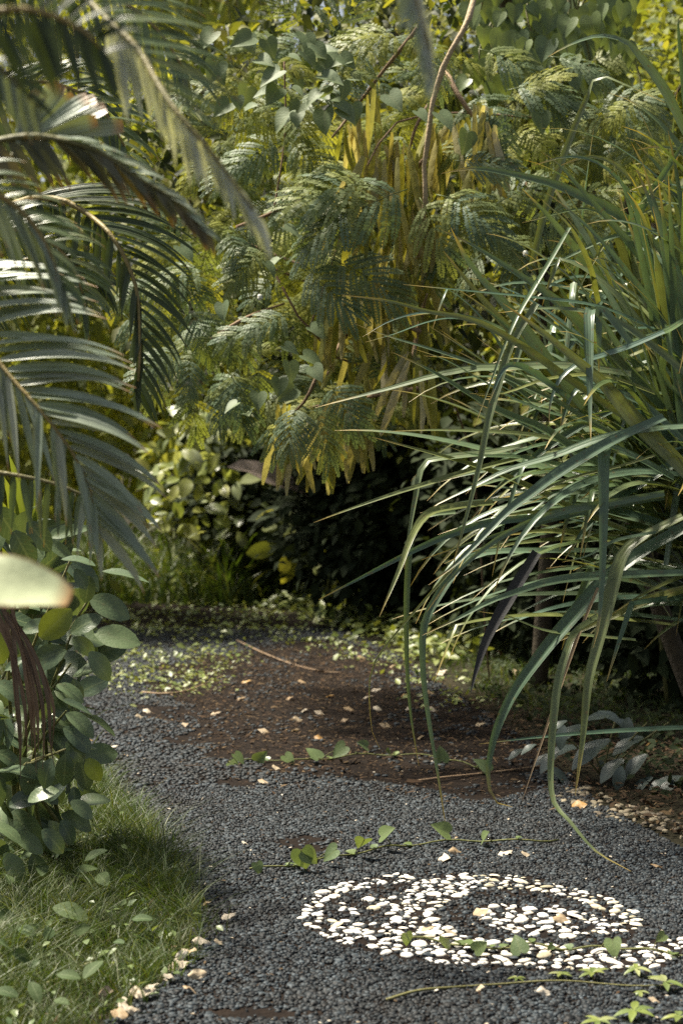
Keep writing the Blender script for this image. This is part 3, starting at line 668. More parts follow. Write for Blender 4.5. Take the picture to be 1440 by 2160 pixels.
for x, y, s in VB + [(r4.uniform(450, 760), r4.uniform(60, 240), r4.uniform(30, 55)) for _ in range(40)]:
    d_ = r4.uniform(7.75, 8.1)
    link('leaf', hb[0], vb, frame(P(x, y, d_), np.array([r4.normal()*.6, -.2, -.5+.3*r4.normal()]), np.array([r4.normal()*.4, -.7, .8]), s*d_/3600))
g = [tube(smooth_path([(.95, 10.9, 0), (.7, 10, 1.7), P(720, 760, 8.3), P(650, 700, 8.1), P(560, 540, 8.2)], 14), .006, 5), tube(smooth_path([P(650, 700, 8.1), P(800, 300, 8.2), P(940, 240, 8.2), P(1140, 250, 8.2)], 14), .005, 5), tube(smooth_path([P(560, 540, 8.2), P(600, 300, 8.2), P(600, 130, 8.1)], 14), .005, 5)]
obj('stems', join(g), M['twig'], vb)

# ------------------------------------------------------------------ strap leaf clump on the right
def strap_obj(root, pts, w, d0, d1, rand, mat='strap', hint=None, n=18, fold=.28, tw=0.0):
    ds = np.linspace(d0, d1, len(pts))                       # points run from the base to the tip
    C = smooth_path([P(x, y, d) for (x, y), d in zip(pts, ds)], n)
    t = np.linspace(0, 1, n); wm = .95*w*(d0+d1)/2/3600
    W = wm*np.clip(np.minimum(.75+t*.8, 1), 0, 1)*np.clip((1-t)/.62, 0, 1)**.75
    W = np.maximum(W, .0012)
    h = np.array([0, -.75, .65]) if hint is None else np.array(hint)
    return obj('leaf', ribbon(C, W, h, fold, rand, tw), M[mat], root)
r5 = np.random.RandomState(81)
YB = np.array([1.95, 7.0, 0.])
yu = empty('strap_leaf_plant', YB, 'large clump of long arching strap leaves leaning over the path', 'plant')
yt = empty('strap_leaf_plant', (1.75, 7.6, 0), 'taller strap leaf plant with upright olive leaves standing behind the arching clump', 'plant')
TR_TALL = [ # upper leaves: points from base to tip, width
 ([(1470, 330), (1440, 270), (1400, 190), (1340, 110), (1310, 85), (1260, 76), (1200, 95), (1155, 120)], 24), ([(1120, 560), (1150, 440), (1195, 310), (1235, 210), (1260, 162), (1320, 180), (1400, 216)], 17),
 ([(1455, 330), (1442, 190), (1433, 100), (1430, 45), (1440, 40)], 14), ([(1300, 580), (1320, 510), (1345, 450), (1390, 380), (1440, 305), (1480, 260)], 20), ([(1480, 440), (1400, 390), (1336, 352), (1350, 345)], 20),
 ([(1420, 560), (1350, 490), (1290, 445), (1240, 422), (1170, 390), (1080, 368), (1000, 355), (930, 366)], 27), ([(1420, 640), (1330, 520), (1260, 440), (1180, 350), (1140, 320)], 22), ([(1330, 680), (1240, 560), (1200, 510), (1150, 450), (1100, 398)], 24),
 ([(1440, 620), (1400, 500), (1360, 420), (1300, 350), (1240, 330), (1180, 350)], 20), ([(1480, 700), (1440, 560), (1390, 440), (1370, 380), (1330, 300)], 26), ([(1400, 700), (1370, 560), (1330, 420), (1270, 350), (1200, 330), (1120, 350)], 16),
 ([(1350, 700), (1330, 590), (1300, 500), (1260, 430), (1200, 390)], 22), ([(1300, 640), (1270, 560), (1230, 470), (1190, 400)], 20), ([(1480, 560), (1440, 460), (1400, 370), (1340, 300)], 24), ([(1260, 640), (1240, 560), (1200, 480), (1140, 420)], 22),
 ([(1440, 470), (1380, 490), (1290, 500), (1200, 540), (1160, 560), (1110, 572)], 12), ([(1440, 420), (1380, 440), (1300, 480), (1240, 570), (1200, 650), (1190, 680)], 8), ([(1390, 760), (1330, 560), (1320, 480), (1340, 440), (1400, 380)], 16),
 ([(1440, 700), (1390, 640), (1330, 590), (1280, 550), (1250, 545)], 22), ([(1450, 740), (1420, 640), (1380, 560), (1340, 480), (1310, 380)], 26), ([(1400, 620), (1330, 520), (1290, 470), (1230, 440), (1100, 470)], 12), ]
for pts, w in TR_TALL:
    d0 = r5.uniform(7.0, 7.5); strap_obj(yt, pts, w, d0, d0-r5.uniform(.1, .6), r5.uniform(), hint=np.array([r5.normal()*.25, -.8, .55+r5.normal()*.2]))
TR = [
 ([(1330, 890), (1250, 835), (1160, 772), (1100, 730), (1020, 685), (960, 667), (900, 657), (820, 635), (720, 622)], 18), ([(1060, 700), (1000, 672), (945, 664), (885, 660), (820, 678), (765, 710)], 9), ([(1040, 690), (960, 672), (900, 680), (830, 705), (770, 722)], 7),
 ([(1330, 790), (1200, 772), (1070, 775), (1000, 778), (920, 792), (820, 820), (720, 845), (665, 860)], 25), ([(1320, 930), (1220, 875), (1170, 845), (1095, 810), (1020, 775), (920, 740), (820, 710), (745, 682)], 16),
 ([(1330, 1010), (1230, 960), (1145, 905), (1070, 875), (1000, 838), (940, 800), (885, 770), (825, 742)], 25), ([(1400, 860), (1300, 760), (1195, 655), (1130, 605), (1070, 565), (1000, 520), (930, 485)], 30),
 ([(1230, 860), (1160, 770), (1070, 650), (1020, 595), (980, 540), (950, 480)], 30), ([(1210, 860), (1135, 765), (1100, 725), (1045, 665), (990, 600), (935, 530)], 26), ([(1500, 1060), (1440, 990), (1340, 890), (1270, 810), (1200, 750), (1135, 695), (1060, 640)], 40),
 ([(1480, 950), (1410, 880), (1350, 815), (1295, 755), (1250, 690), (1200, 640)], 38), ([(1320, 760), (1275, 690), (1250, 656), (1241, 665), (1242, 760), (1243, 860), (1245, 930)], 25), ([(1340, 740), (1285, 670), (1265, 652), (1261, 662), (1262, 740), (1262, 790)], 22),
 ([(1420, 1010), (1340, 965), (1290, 946), (1272, 950), (1271, 1060), (1269, 1200), (1262, 1310), (1250, 1366)], 28), ([(1440, 930), (1370, 865), (1320, 835), (1260, 818), (1225, 818), (1200, 842), (1175, 925)], 22), ([(1400, 700), (1330, 730), (1270, 750), (1220, 767), (1180, 800), (1160, 850), (1157, 892)], 18),
 ([(1330, 960), (1205, 935), (1120, 917), (1020, 910), (920, 907), (820, 910)], 15), ([(1320, 1120), (1200, 1070), (1120, 1030), (1045, 997), (960, 970), (870, 945), (785, 922)], 20), ([(1450, 900), (1370, 907), (1270, 925), (1170, 962), (1070, 992), (1000, 1026), (925, 1062), (895, 1082)], 24),
 ([(1400, 880), (1310, 920), (1245, 955), (1170, 1002), (1120, 1040), (1065, 1082), (1010, 1140), (960, 1190), (903, 1234)], 27), ([(1320, 1040), (1200, 1040), (1090, 1052), (970, 1060), (885, 1082)], 13), ([(1120, 960), (1000, 990), (900, 1020), (820, 1045), (720, 1080), (662, 1102)], 14),
 ([(1110, 940), (1030, 955), (940, 965), (893, 980), (876, 1050), (862, 1130), (852, 1200)], 20), ([(1130, 640), (1078, 725), (1050, 810), (1030, 880), (1010, 980), (985, 1080), (950, 1210)], 18), ([(1200, 480), (1165, 540), (1120, 615), (1075, 700), (1000, 900)], 11),
 ([(1200, 1085), (1100, 1094), (1020, 1105), (930, 1135), (845, 1175), (720, 1240), (672, 1265)], 17), ([(1040, 1060), (950, 1070), (900, 1085), (868, 1130), (840, 1205), (800, 1300)], 20), ([(960, 1080), (890, 1090), (868, 1130), (858, 1240), (857, 1380), (865, 1500), (883, 1615)], 14),
 ([(1265, 1162), (1120, 1162), (1040, 1164), (990, 1176), (955, 1210), (925, 1255), (900, 1300), (890, 1345), (892, 1430), (905, 1530), (922, 1630), (940, 1745)], 21), ([(1450, 1208), (1270, 1215), (1170, 1225), (1100, 1245), (1030, 1270), (970, 1302), (890, 1340)], 22),
 ([(1470, 1090), (1440, 1115), (1345, 1170), (1270, 1230), (1195, 1315), (1145, 1375), (1090, 1450), (1060, 1505), (1040, 1560), (1029, 1620), (1030, 1660), (1045, 1692), (1080, 1702)], 36),
 ([(1440, 1090), (1370, 1125), (1325, 1155), (1305, 1190), (1290, 1245), (1260, 1360), (1240, 1440), (1228, 1560), (1212, 1678)], 31), ([(1260, 1300), (1215, 1330), (1195, 1370), (1172, 1460), (1160, 1610), (1166, 1690), (1200, 1732), (1255, 1795), (1330, 1838)], 19),
 ([(1400, 1120), (1300, 1140), (1240, 1172), (1185, 1186)], 11), ([(1400, 1050), (1330, 1060), (1220, 1082), (1145, 1100), (1020, 1137), (888, 1181)], 14), ([(1480, 1235), (1440, 1245), (1370, 1265), (1270, 1310), (1180, 1352)], 25),
 ([(1380, 960), (1300, 985), (1200, 1010), (1100, 1060), (1000, 1150), (900, 1260), (800, 1380), (779, 1440), (784, 1540), (800, 1578)], 8), ([(1440, 760), (1380, 700), (1300, 660), (1230, 640), (1100, 625), (1000, 615), (850, 600)], 14), ([(1480, 820), (1400, 750), (1320, 690), (1250, 660), (1150, 650), (1050, 660)], 20),
 ([(1440, 840), (1395, 790), (1410, 700), (1405, 690), (1415, 760), (1440, 850)], 18), ([(1450, 670), (1400, 700), (1330, 720), (1290, 740)], 18), ([(1380, 830), (1300, 800), (1240, 790), (1150, 800), (1060, 830), (990, 830)], 14),
 ([(1200, 840), (1130, 790), (1090, 770), (1060, 780), (1030, 850)], 16), ([(1300, 1000), (1200, 985), (1100, 965), (1000, 960), (940, 940)], 18), ([(1400, 1040), (1290, 1060), (1180, 1080), (1060, 1130), (960, 1210), (900, 1290)], 18),
 ([(1450, 1150), (1350, 1150), (1250, 1130), (1150, 1120), (1060, 1130)], 24), ([(1460, 960), (1380, 1000), (1290, 1060), (1230, 1120), (1190, 1180)], 26), ([(1440, 1020), (1330, 1030), (1230, 1070), (1130, 1080), (1030, 1090)], 20),
 ([(1300, 860), (1220, 900), (1130, 960), (1040, 1040), (990, 1100)], 18), ([(1280, 900), (1190, 880), (1100, 850), (1010, 800), (940, 760), (870, 735)], 16), ([(1340, 1350), (1240, 1340), (1150, 1330), (1070, 1300), (1010, 1290)], 10)]
for pts, w in TR:
    d0 = r5.uniform(6.3, 6.9); d1 = d0-r5.uniform(0, .5)
    if pts[-1][1] > 1790: d0, d1 = 6.6, 6.05
    strap_obj(yu, pts, w, d0, d1, r5.uniform(), hint=np.array([r5.normal()*.3, -.75, .6+r5.normal()*.25]), n=26 if len(pts) > 8 else 18)
strap_obj(yu, [(1132, 1165), (1080, 1250), (1030, 1340), (1005, 1410), (992, 1462)], 30, 6.5, 6.4, .5, 'strap_dead')
strap_obj(yu, [(1260, 1240), (1215, 1350), (1170, 1480), (1130, 1600), (1100, 1690)], 8, 6.6, 6.5, .5, 'dead')
def grow(root, c, d, L, w, droop, rand, mat='strap', kink=None):
    n = 16; p = np.array(c, float); d = nrm(d); C = [p.copy()]
    for i in range(n):
        d = nrm(d + np.array([0, 0, -droop*(i/n)**1.2*.2]))
        if kink and i == kink: d = nrm(d*[.5, .5, 0] + np.array([0, 0, -1.0]))
        p = p + d*L/n; 
        if p[2] < .02: p[2] = .02
        C.append(p.copy())
    t = np.linspace(0, 1, n+1); W = np.maximum(w*np.clip(.6+t*1.4, 0, 1)*np.clip((1-t)/.6, 0, 1)**.75, .001)
    return obj('leaf', ribbon(np.array(C), W, np.array([r5.normal()*.3, -.5, .85]), .28, rand, r5.normal()*.25), M[mat], root)
crowns = [(np.array([1.42, 6.95, 1.42]), 120), (np.array([1.58, 6.8, 1.08]), 40), (np.array([1.75, 7.1, 1.75]), 66)]
for c, n in crowns:
    for k in range(n):
        az = r5.uniform(-.2, 1.35)*math.pi; el = math.radians(r5.uniform(4, 78))
        d = np.array([-math.sin(az)*math.cos(el), -math.cos(az)*math.cos(el)*.55, math.sin(el)])
        grow(yu, c+r5.normal(size=3)*[.12, .1, .16], d, r5.uniform(.75, 1.35), r5.uniform(.028, .055), r5.uniform(.15, 1.3), r5.uniform(), kink=(r5.randint(8, 13) if r5.uniform() < .12 else None))
for k in range(95):
    c = np.array([[1.55, 7.55, 1.75], [1.2, 7.7, 1.6], [1.85, 7.5, 2.0]][k % 3]) + r5.normal(size=3)*[.16, .1, .16]
    az = r5.uniform(-.5, .5)*math.pi; el = math.radians(r5.uniform(25, 88))
    d = np.array([-math.sin(az)*math.cos(el), -.3*math.cos(el), math.sin(el)])
    grow(yt, c, d, r5.uniform(.6, 1.15), r5.uniform(.028, .055), r5.uniform(.2, 1.4), r5.uniform(), kink=(r5.randint(9, 14) if r5.uniform() < .1 else None))
for k in range(105):
    c = np.array([1.62, 7.25, 1.2]) + r5.normal(size=3)*[.22, .15, .28]
    el = math.radians(r5.uniform(-8, 62)); az = r5.normal()*.5
    grow(yt, c, np.array([-math.cos(el)*math.cos(az), math.sin(az)*.6-.25, math.sin(el)]), r5.uniform(.7, 1.35), r5.uniform(.022, .045), r5.uniform(.05, .6), r5.uniform(), kink=(r5.randint(8, 14) if r5.uniform() < .1 else None))
for c, n in crowns:
    obj('stalk', tube(smooth_path([YB+[.03*r5.normal(), .1*r5.normal(), -.02], (YB+c)/2+r5.normal(size=3)*.05, c+[0, 0, .05]], 8), np.linspace(.05, .035, 8), 8), M['bark'], yu)
for c in ((1.55, 7.55, 1.75), (1.2, 7.7, 1.6), (1.85, 7.5, 2.0)):
    obj('stalk', tube(smooth_path([(1.75, 7.6, -.02), (c[0]*.6+1.75*.4, 7.6, c[2]*.5), c], 8), np.linspace(.05, .035, 8), 8), M['bark'], yt)

# ------------------------------------------------------------------ palms on the left
def frond(root, rach, sides, mat, rr=.008, joined=False, seed=0, rmat='rachis', name='frond'):
    r = np.random.RandomState(seed)
    C = smooth_path([P(*q) for q in rach], 40); D = np.mean([q[2] for q in rach])
    fo = obj(name, tube(C[::2], np.linspace(rr, rr*.35, 20), 6, r.uniform()), M[rmat], root)
    gs = []
    for s in sides:
        n = s['n']
        for k in range(n):
            t = s.get('t0', .05) + (s.get('t1', 1)-s.get('t0', .05))*(k+r.uniform(-.25, .25))/max(1, n-1); t = min(max(t, 0), 1)
            p = np.array([np.interp(t, np.linspace(0, 1, 40), C[:, j]) for j in range(3)])
            a = math.radians(np.interp(t, s['t'], s['a']) + r.normal()*s.get('ja', 4)); L = np.interp(t, s['t'], s['L'])*D/3600*(1+r.normal()*.07)
            d = nrm([math.cos(a), s.get('y', 0.)+r.normal()*.08, math.sin(a)])
            m = 9; pts = [p.copy()]
            for i in range(m):
                d = nrm(d + np.array([0, 0, -s.get('droop', .6)*1.6/m*(i/m+.2)])); p = p + d*L/m; pts.append(p.copy())
            tt = np.linspace(0, 1, m+1); w = 1.08*s['w']*D/3600*(1+r.normal()*.1)
            W = w*np.clip(tt*5+.3, 0, 1)*np.clip((1-tt)/.55, 0, 1)**.8 if not s.get('blunt') else w*np.clip(tt*1.2+.1, 0, 1)*np.where(tt > .97, .75, 1)
            ge = ribbon(np.array(pts), np.maximum(W, .0008), np.asarray(s.get('h', (0, -.7, .7)))+r.normal(size=3)*.15, s.get('fold', .3), r.uniform())
            mt = M[s.get('mat', mat)]
            if joined: gs.append(ge)
            else: obj('leaflet', ge, mt, fo)
    if joined: obj('leaflets', join(gs), M[mat], fo)
    return fo
pa = empty('palm', (-1.25, 4.3, 0), 'palm with grey green feather fronds arching in close to the camera', 'palm')
T2 = [0, .5, 1]
frond(pa, [(-160, 545, 4.15), (-70, 640, 4.1), (0, 765, 4.05), (90, 870, 4.0), (160, 965, 4.0), (195, 1050, 4.0), (205, 1110, 4.0)],
      [dict(n=32, t=T2, a=[14, 6, -45], L=[310, 295, 170], w=22, droop=.55, y=-.1, mat='palm_grey'), dict(n=24, t=T2, a=[-68, -78, -95], L=[250, 240, 110], w=14, droop=.5, y=-.2, mat='palm_grey', ja=7)], 'palm', seed=1)
frond(pa, [(130, -60, 3.25), (220, 35, 3.15), (290, 100, 3.1), (330, 170, 3.05), (380, 245, 3.0), (450, 325, 3.0), (510, 410, 3.0), (548, 460, 3.0)],
      [dict(n=40, t0=.28, t=T2, a=[-78, -76, -70], L=[150, 150, 90], w=17, droop=.4, mat='palm_pale_sheen', ja=6, h=(.5, -.8, .5)), dict(n=5, t0=.26, t1=.34, t=T2, a=[-80, -80, -80], L=[190, 190, 190], w=18, droop=.3, mat='palm_pale_sheen'),
       dict(n=17, t0=.08, t1=.62, t=[0, .3, .62], a=[14, 2, -22], L=[330, 270, 170], w=11, droop=.45, y=.25)], 'palm', seed=2)
frond(pa, [(-60, 310, 3.5), (60, 287, 3.5), (150, 300, 3.5), (220, 325, 3.5), (290, 375, 3.5), (360, 415, 3.5), (425, 480, 3.5)],
      [dict(n=22, t=T2, a=[-50, -45, -60], L=[150, 140, 70], w=22, droop=.5, mat='palm_orange', y=-.1), dict(n=16, t0=.3, t=T2, a=[15, -5, -30], L=[120, 90, 60], w=12, droop=.5, mat='palm_grey')], 'palm', seed=3)
frond(pa, [(-40, 420, 3.6), (0, 370, 3.6), (30, 325, 3.6), (45, 300, 3.6)],
      [dict(n=11, t0=.8, t=[0, .8, 1], a=[90, 78, 12], L=[120, 120, 215], w=34, droop=.12, ja=2, blunt=True, mat='palm_grey', fold=.12, h=(0, -1, .2))], 'palm_grey', seed=4, rmat='rachis', rr=.014)
frond(pa, [(-100, 360, 3.4), (-40, 390, 3.4), (40, 440, 3.4), (95, 510, 3.4), (130, 600, 3.4)],
      [dict(n=18, t=T2, a=[-60, -65, -80], L=[190, 170, 110], w=14, droop=.5, mat='palm_grey'), dict(n=14, t=T2, a=[20, 0, -40], L=[150, 130, 80], w=13, droop=.7)], 'palm', seed=5)
frond(pa, [(-160, 110, 2.5), (-60, 40, 2.5), (60, 20, 2.5), (170, 60, 2.5), (220, 110, 2.5)],
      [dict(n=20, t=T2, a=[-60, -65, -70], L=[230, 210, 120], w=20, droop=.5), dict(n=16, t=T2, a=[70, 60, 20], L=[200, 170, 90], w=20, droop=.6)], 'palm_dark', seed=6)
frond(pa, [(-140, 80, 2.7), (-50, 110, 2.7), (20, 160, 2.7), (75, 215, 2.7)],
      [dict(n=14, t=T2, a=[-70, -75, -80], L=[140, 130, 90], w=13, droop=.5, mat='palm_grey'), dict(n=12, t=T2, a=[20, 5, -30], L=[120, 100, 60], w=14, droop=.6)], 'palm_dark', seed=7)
frond(pa, [(-120, 985, 4.5), (20, 1000, 4.5), (130, 1025, 4.5), (240, 1075, 4.5)],
      [dict(n=20, t=T2, a=[-85, -88, -92], L=[130, 125, 90], w=13, droop=.3, y=-.1)], 'palm', seed=8)
obj('stem', tube(smooth_path([(-1.25, 4.3, -.02), (-1.22, 4.25, .9), (-1.1, 4.1, 1.7)], 10), np.linspace(.06, .04, 10), 10), M['bark'], pa)
pd = empty('palm', (-1.4, 5.6, 0), 'palm with dark green backlit fronds hanging behind the grey fronds', 'palm')
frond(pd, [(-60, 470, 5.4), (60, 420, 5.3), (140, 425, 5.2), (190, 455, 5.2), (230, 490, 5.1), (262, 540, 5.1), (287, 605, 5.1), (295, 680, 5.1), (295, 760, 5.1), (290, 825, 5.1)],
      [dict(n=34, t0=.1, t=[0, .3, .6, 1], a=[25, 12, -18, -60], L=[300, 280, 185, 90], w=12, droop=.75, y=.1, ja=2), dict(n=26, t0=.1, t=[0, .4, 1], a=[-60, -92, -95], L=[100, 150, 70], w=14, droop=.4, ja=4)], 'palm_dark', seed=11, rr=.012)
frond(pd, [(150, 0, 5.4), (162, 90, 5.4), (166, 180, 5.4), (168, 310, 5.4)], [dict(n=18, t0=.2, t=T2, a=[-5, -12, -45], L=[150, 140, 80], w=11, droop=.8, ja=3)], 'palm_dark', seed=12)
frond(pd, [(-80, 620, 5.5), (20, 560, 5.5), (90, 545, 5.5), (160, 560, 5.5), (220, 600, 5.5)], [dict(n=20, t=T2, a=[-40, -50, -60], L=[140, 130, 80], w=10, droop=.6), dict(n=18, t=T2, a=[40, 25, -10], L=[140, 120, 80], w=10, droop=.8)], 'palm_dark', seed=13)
frond(pd, [(-150, 290, 4.7), (0, 190, 4.7), (110, 175, 4.7), (210, 225, 4.7), (270, 320, 4.7)], [dict(n=26, t=T2, a=[-60, -62, -80], L=[190, 180, 100], w=12, droop=.5, ja=5), dict(n=24, t=T2, a=[60, 30, -25], L=[190, 170, 100], w=12, droop=.9, ja=5)], 'palm', seed=15)
frond(pd, [(-170, 560, 4.6), (-50, 490, 4.6), (60, 490, 4.6), (140, 540, 4.6), (180, 630, 4.6)], [dict(n=26, t=T2, a=[-70, -75, -85], L=[200, 180, 100], w=13, droop=.5, ja=5), dict(n=24, t=T2, a=[50, 25, -30], L=[180, 160, 90], w=12, droop=.9, ja=5)], 'palm', seed=16)
frond(pd, [(-60, -90, 4.2), (80, -60, 4.2), (220, -20, 4.2), (330, 60, 4.2), (390, 150, 4.2)], [dict(n=30, t=T2, a=[-80, -75, -80], L=[200, 190, 100], w=11, droop=.5, ja=5), dict(n=26, t=T2, a=[40, 15, -30], L=[200, 190, 110], w=11, droop=.8, ja=5)], 'palm', seed=17)
obj('stem', tube(smooth_path([(-1.4, 5.6, -.02), (-1.4, 5.55, 1.0), (-1.25, 5.5, 1.95)], 10), np.linspace(.07, .045, 10), 10), M['bark'], pd)
pe = empty('palm', (1.3, 2.2, 0), 'overhanging palm whose pale frond tip hangs into the top of the picture', 'palm')
frond(pe, [(1900, -900, 2.4), (1300, -700, 2.5), (960, -420, 2.6), (850, -200, 2.6), (862, -60, 2.6), (885, 20, 2.6), (903, 90, 2.6), (906, 150, 2.6)],
      [dict(n=30, t0=.55, t=[.5, .8, 1], a=[-100, -70, -88], L=[220, 150, 70], w=18, droop=.2, mat='palm_pale_sheen', ja=5), dict(n=22, t0=.6, t=[.5, .8, 1], a=[-110, -115, -95], L=[200, 120, 70], w=17, droop=.2, mat='palm_grey', ja=4)], 'palm', seed=14)
obj('stem', tube(smooth_path([(1.3, 2.2, -.02), (1.25, 2.3, 1.5), tuple(P(1900, -900, 2.4))], 10), np.linspace(.06, .03, 10), 8), M['bark'], pe)
pf = empty('palm', (-1.5, 18.6, 0), 'distant palm with drooping yellow green fronds at the top of the picture', 'palm')
for k in range(9):
    a = math.radians(200 + k*17.5 + 6*math.sin(k*3)); L = 190
    x1, y1 = 430+math.cos(a)*L*.6, -40-abs(math.sin(a))*15+20; x2, y2 = 430+math.cos(a)*L, 40-math.sin(a)*110
    frond(pf, [(430, -60, 18.4), (x1, y1, 18.2), (x2, y2, 18.1)], [dict(n=16, t=T2, a=[-50, -60, -70], L=[80, 80, 50], w=9, droop=.5), dict(n=16, t=T2, a=[-120, -115, -100], L=[80, 80, 50], w=9, droop=.5)], 'back_yellow', joined=True, seed=20+k, rr=.012)
obj('stem', tube(smooth_path([(-1.5, 18.6, -.02), (-1.5, 18.5, 3), tuple(P(430, -55, 18.4))], 10), np.linspace(.08, .05, 10), 8), M['bark'], pf)

# ------------------------------------------------------------------ broad-leaved shrub on the left
r6 = np.random.RandomState(91)
bs = empty('broadleaf_shrub', (-1.15, 6.4, 0), 'shrub with oval matt green leaves at the edge of the path', 'shrub')
bd = [mesh_data('leaf', *t_broad(6, 'oval', .58, .16, .35+.2*k, .06, k), M['broad']) for k in range(3)]
bl = [mesh_data('leaf', *t_broad(6, 'lance', .34, .3, .25, .05, k), M['broad']) for k in range(2)]
by = [mesh_data('leaf', *t_broad(6, 'oval', .68, .12, .3, .04, 5), M['broad_yellow'])]
# base x, y, length px, direction degrees, kind, facing (0 seen face-on, 1 seen edge-on from below the sky)
BL = [(130, 1180, 75, 5, 0, .8), (215, 1205, 105, -6, 1, .75), (190, 1262, 95, -20, 0, .3), (85, 1345, 90, 42, 2, .1), (150, 1335, 75, 35, 0, .3), (200, 1335, 100, -8, 0, .4), (155, 1345, 60, -35, 0, .1), (140, 1370, 90, 200, 0, .2), (190, 1375, 75, -50, 0, .3),
      (-10, 1440, 80, -22, 0, .5), (10, 1415, 65, 35, 1, .4), (5, 1400, 70, 100, 2, .3), (120, 1445, 70, -15, 0, .6), (130, 1475, 75, -20, 1, .7), (140, 1505, 80, -25, 0, .6), (135, 1535, 80, -30, 0, .5), (140, 1565, 60, -40, 0, .4), (170, 1600, 70, -75, 0, .2),
      (140, 1590, 70, -95, 0, .2), (185, 1600, 55, -60, 2, .3), (60, 1690, 70, 35, 0, .5), (20, 1700, 80, 30, 0, .4), (-20, 1740, 80, -10, 0, .8), (110, 1600, 70, -110, 0, .3), (60, 1610, 80, -80, 0, .3), (100, 1140, 80, -35, 1, .3), (60, 1100, 80, -50, 0, .2), (30, 1120, 90, -60, 0, .2),
      (160, 1200, 50, -60, 0, .4), (190, 1215, 60, -100, 0, .3), (110, 1640, 60, -70, 0, .3), (75, 1660, 60, -30, 0, .5), (100, 1690, 60, 50, 0, .5), (30, 1760, 75, -20, 0, .5), (90, 1750, 70, -40, 0, .4), (130, 1730, 60, -60, 0, .4), (10, 1800, 75, -50, 0, .4), (70, 1800, 70, -70, 0, .3), (150, 1690, 60, -30, 0, .5)]
for x, y, s, a, kd, fc in BL:
    d_ = r6.uniform(5.55, 5.8); a = math.radians(a); p = P(x, y, d_)
    d = np.array([math.cos(a), -.15, math.sin(a)]); u = np.array([.1*r6.normal(), -(1-fc), fc+.15])
    link('leaf', (bd[r6.randint(3)] if kd == 0 else bl[r6.randint(2)] if kd == 1 else by[0]), bs, frame(p, d, u, s*d_/3600))
q = sample_poly(np.array([(-60, 1040), (60, 1060), (150, 1170), (200, 1300), (190, 1420), (160, 1560), (195, 1650), (140, 1730), (40, 1800), (-60, 1850)], float), 215, r6)
for x, y in q:
    d_ = r6.uniform(5.8, 6.5); a = math.radians(r6.uniform(-120, 30))
    pq = P(x, y, d_); pq[2] = max(pq[2], .06)
    link('leaf', (bl[r6.randint(2)] if r6.uniform() < .25 else bd[r6.randint(3)]), bs, frame(pq, np.array([math.cos(a), -.2+.4*r6.normal(), math.sin(a)]), np.array([r6.normal()*.3, -.5, .7])+r6.normal(size=3)*.4, r6.uniform(45, 110)*d_/3600))
g = []
for (x, y) in ((150, 1180), (190, 1260), (150, 1340), (150, 1400), (140, 1500), (140, 1580), (60, 1650), (20, 1400), (60, 1120), (90, 1600)):
    tp = P(x, y, 5.75); b = np.array([-1.15, 6.4, 0])+r6.normal(size=3)*[.06, .06, 0]
    g.append(tube(smooth_path([b, (b*.55+tp*.45)+[-.08, 0, .12], tp], 9), np.linspace(.010, .004, 9), 5, r6.uniform()))
obj('stems', join(g), M['stem'], bs)
# pale out-of-focus leaf nearest the camera
nl = empty('near_leaf_sprig', (-.98, 2.5, 0), 'single pale cream leaf with browned rim close to the camera', 'plant')
Vn, Fn, An = t_broad(14, 'blunt', .30, .12, .2, .3, 3)
link('leaf', mesh_data('leaf', Vn, Fn, An, M['pale_leaf']), nl, frame(P(-330, 1165, 2.5), P(146, 1228, 2.5)-P(-330, 1165, 2.5), (0, -.5, .87), 485*2.5/3600))
obj('stem', tube(smooth_path([(-.98, 2.5, -.01), (-.95, 2.5, .8), tuple(P(-330, 1165, 2.5))], 10), .006, 6), M['stem'], nl)
# dry brown strips of a dead frond
df = empty('dead_frond', P(-10, 1290, 5.4), 'dried brown frond hanging in strips against the broad leaved shrub', 'frond')
for k in range(11):
    x0 = r6.uniform(-20, 30); x1 = 35+k*7+r6.normal()*3; 
    C = smooth_path([P(x0, 1295+r6.normal()*10, 5.42), P(x0*.4+x1*.6, 1370, 5.4), P(x1, 1470, 5.38), P(x1+6, 1545+r6.normal()*15, 5.38), P(x1+8+r6.normal()*4, 1600+r6.normal()*22, 5.4)], 16)
    t = np.linspace(0, 1, 16)
    obj('strip', ribbon(C, .0125*np.clip((1-t)*3, .15, 1), (r6.normal()*.4, -1, .2), .4, r6.uniform()), M['brown_strip'], df)
# upright yellow green leaves behind the frond
ti = empty('upright_leaf_plant', (-1.3, 6.5, 0), 'plant with upright yellow green blades below the big palm frond', 'plant')
for x0, y0, x1, y1, w in ((60, 1110, 20, 960, 34), (75, 1110, 85, 965, 36), (90, 1110, 110, 1000, 26), (40, 1110, 5, 1000, 30), (70, 1115, 60, 1030, 30), (30, 1120, -20, 1040, 30)):
    C = smooth_path([P(x0, y0+160, 6.5), P((x0*2+x1)/3, (y0*2+y1)/3, 6.4), P(x1, y1, 6.3)], 12); t = np.linspace(0, 1, 12)
    obj('leaf', ribbon(C, w*6.4/3600*np.maximum(np.sin(np.pi*t**.8)**.8, .03), (r6.normal()*.3, -1, .3), .3, r6.uniform()), M['broad_yellow'], ti)
obj('stem', tube(smooth_path([(-1.3, 6.5, -.01), (-1.28, 6.5, .5), tuple(P(50, 1270, 6.5))], 8), .012, 6), M['stem'], ti)

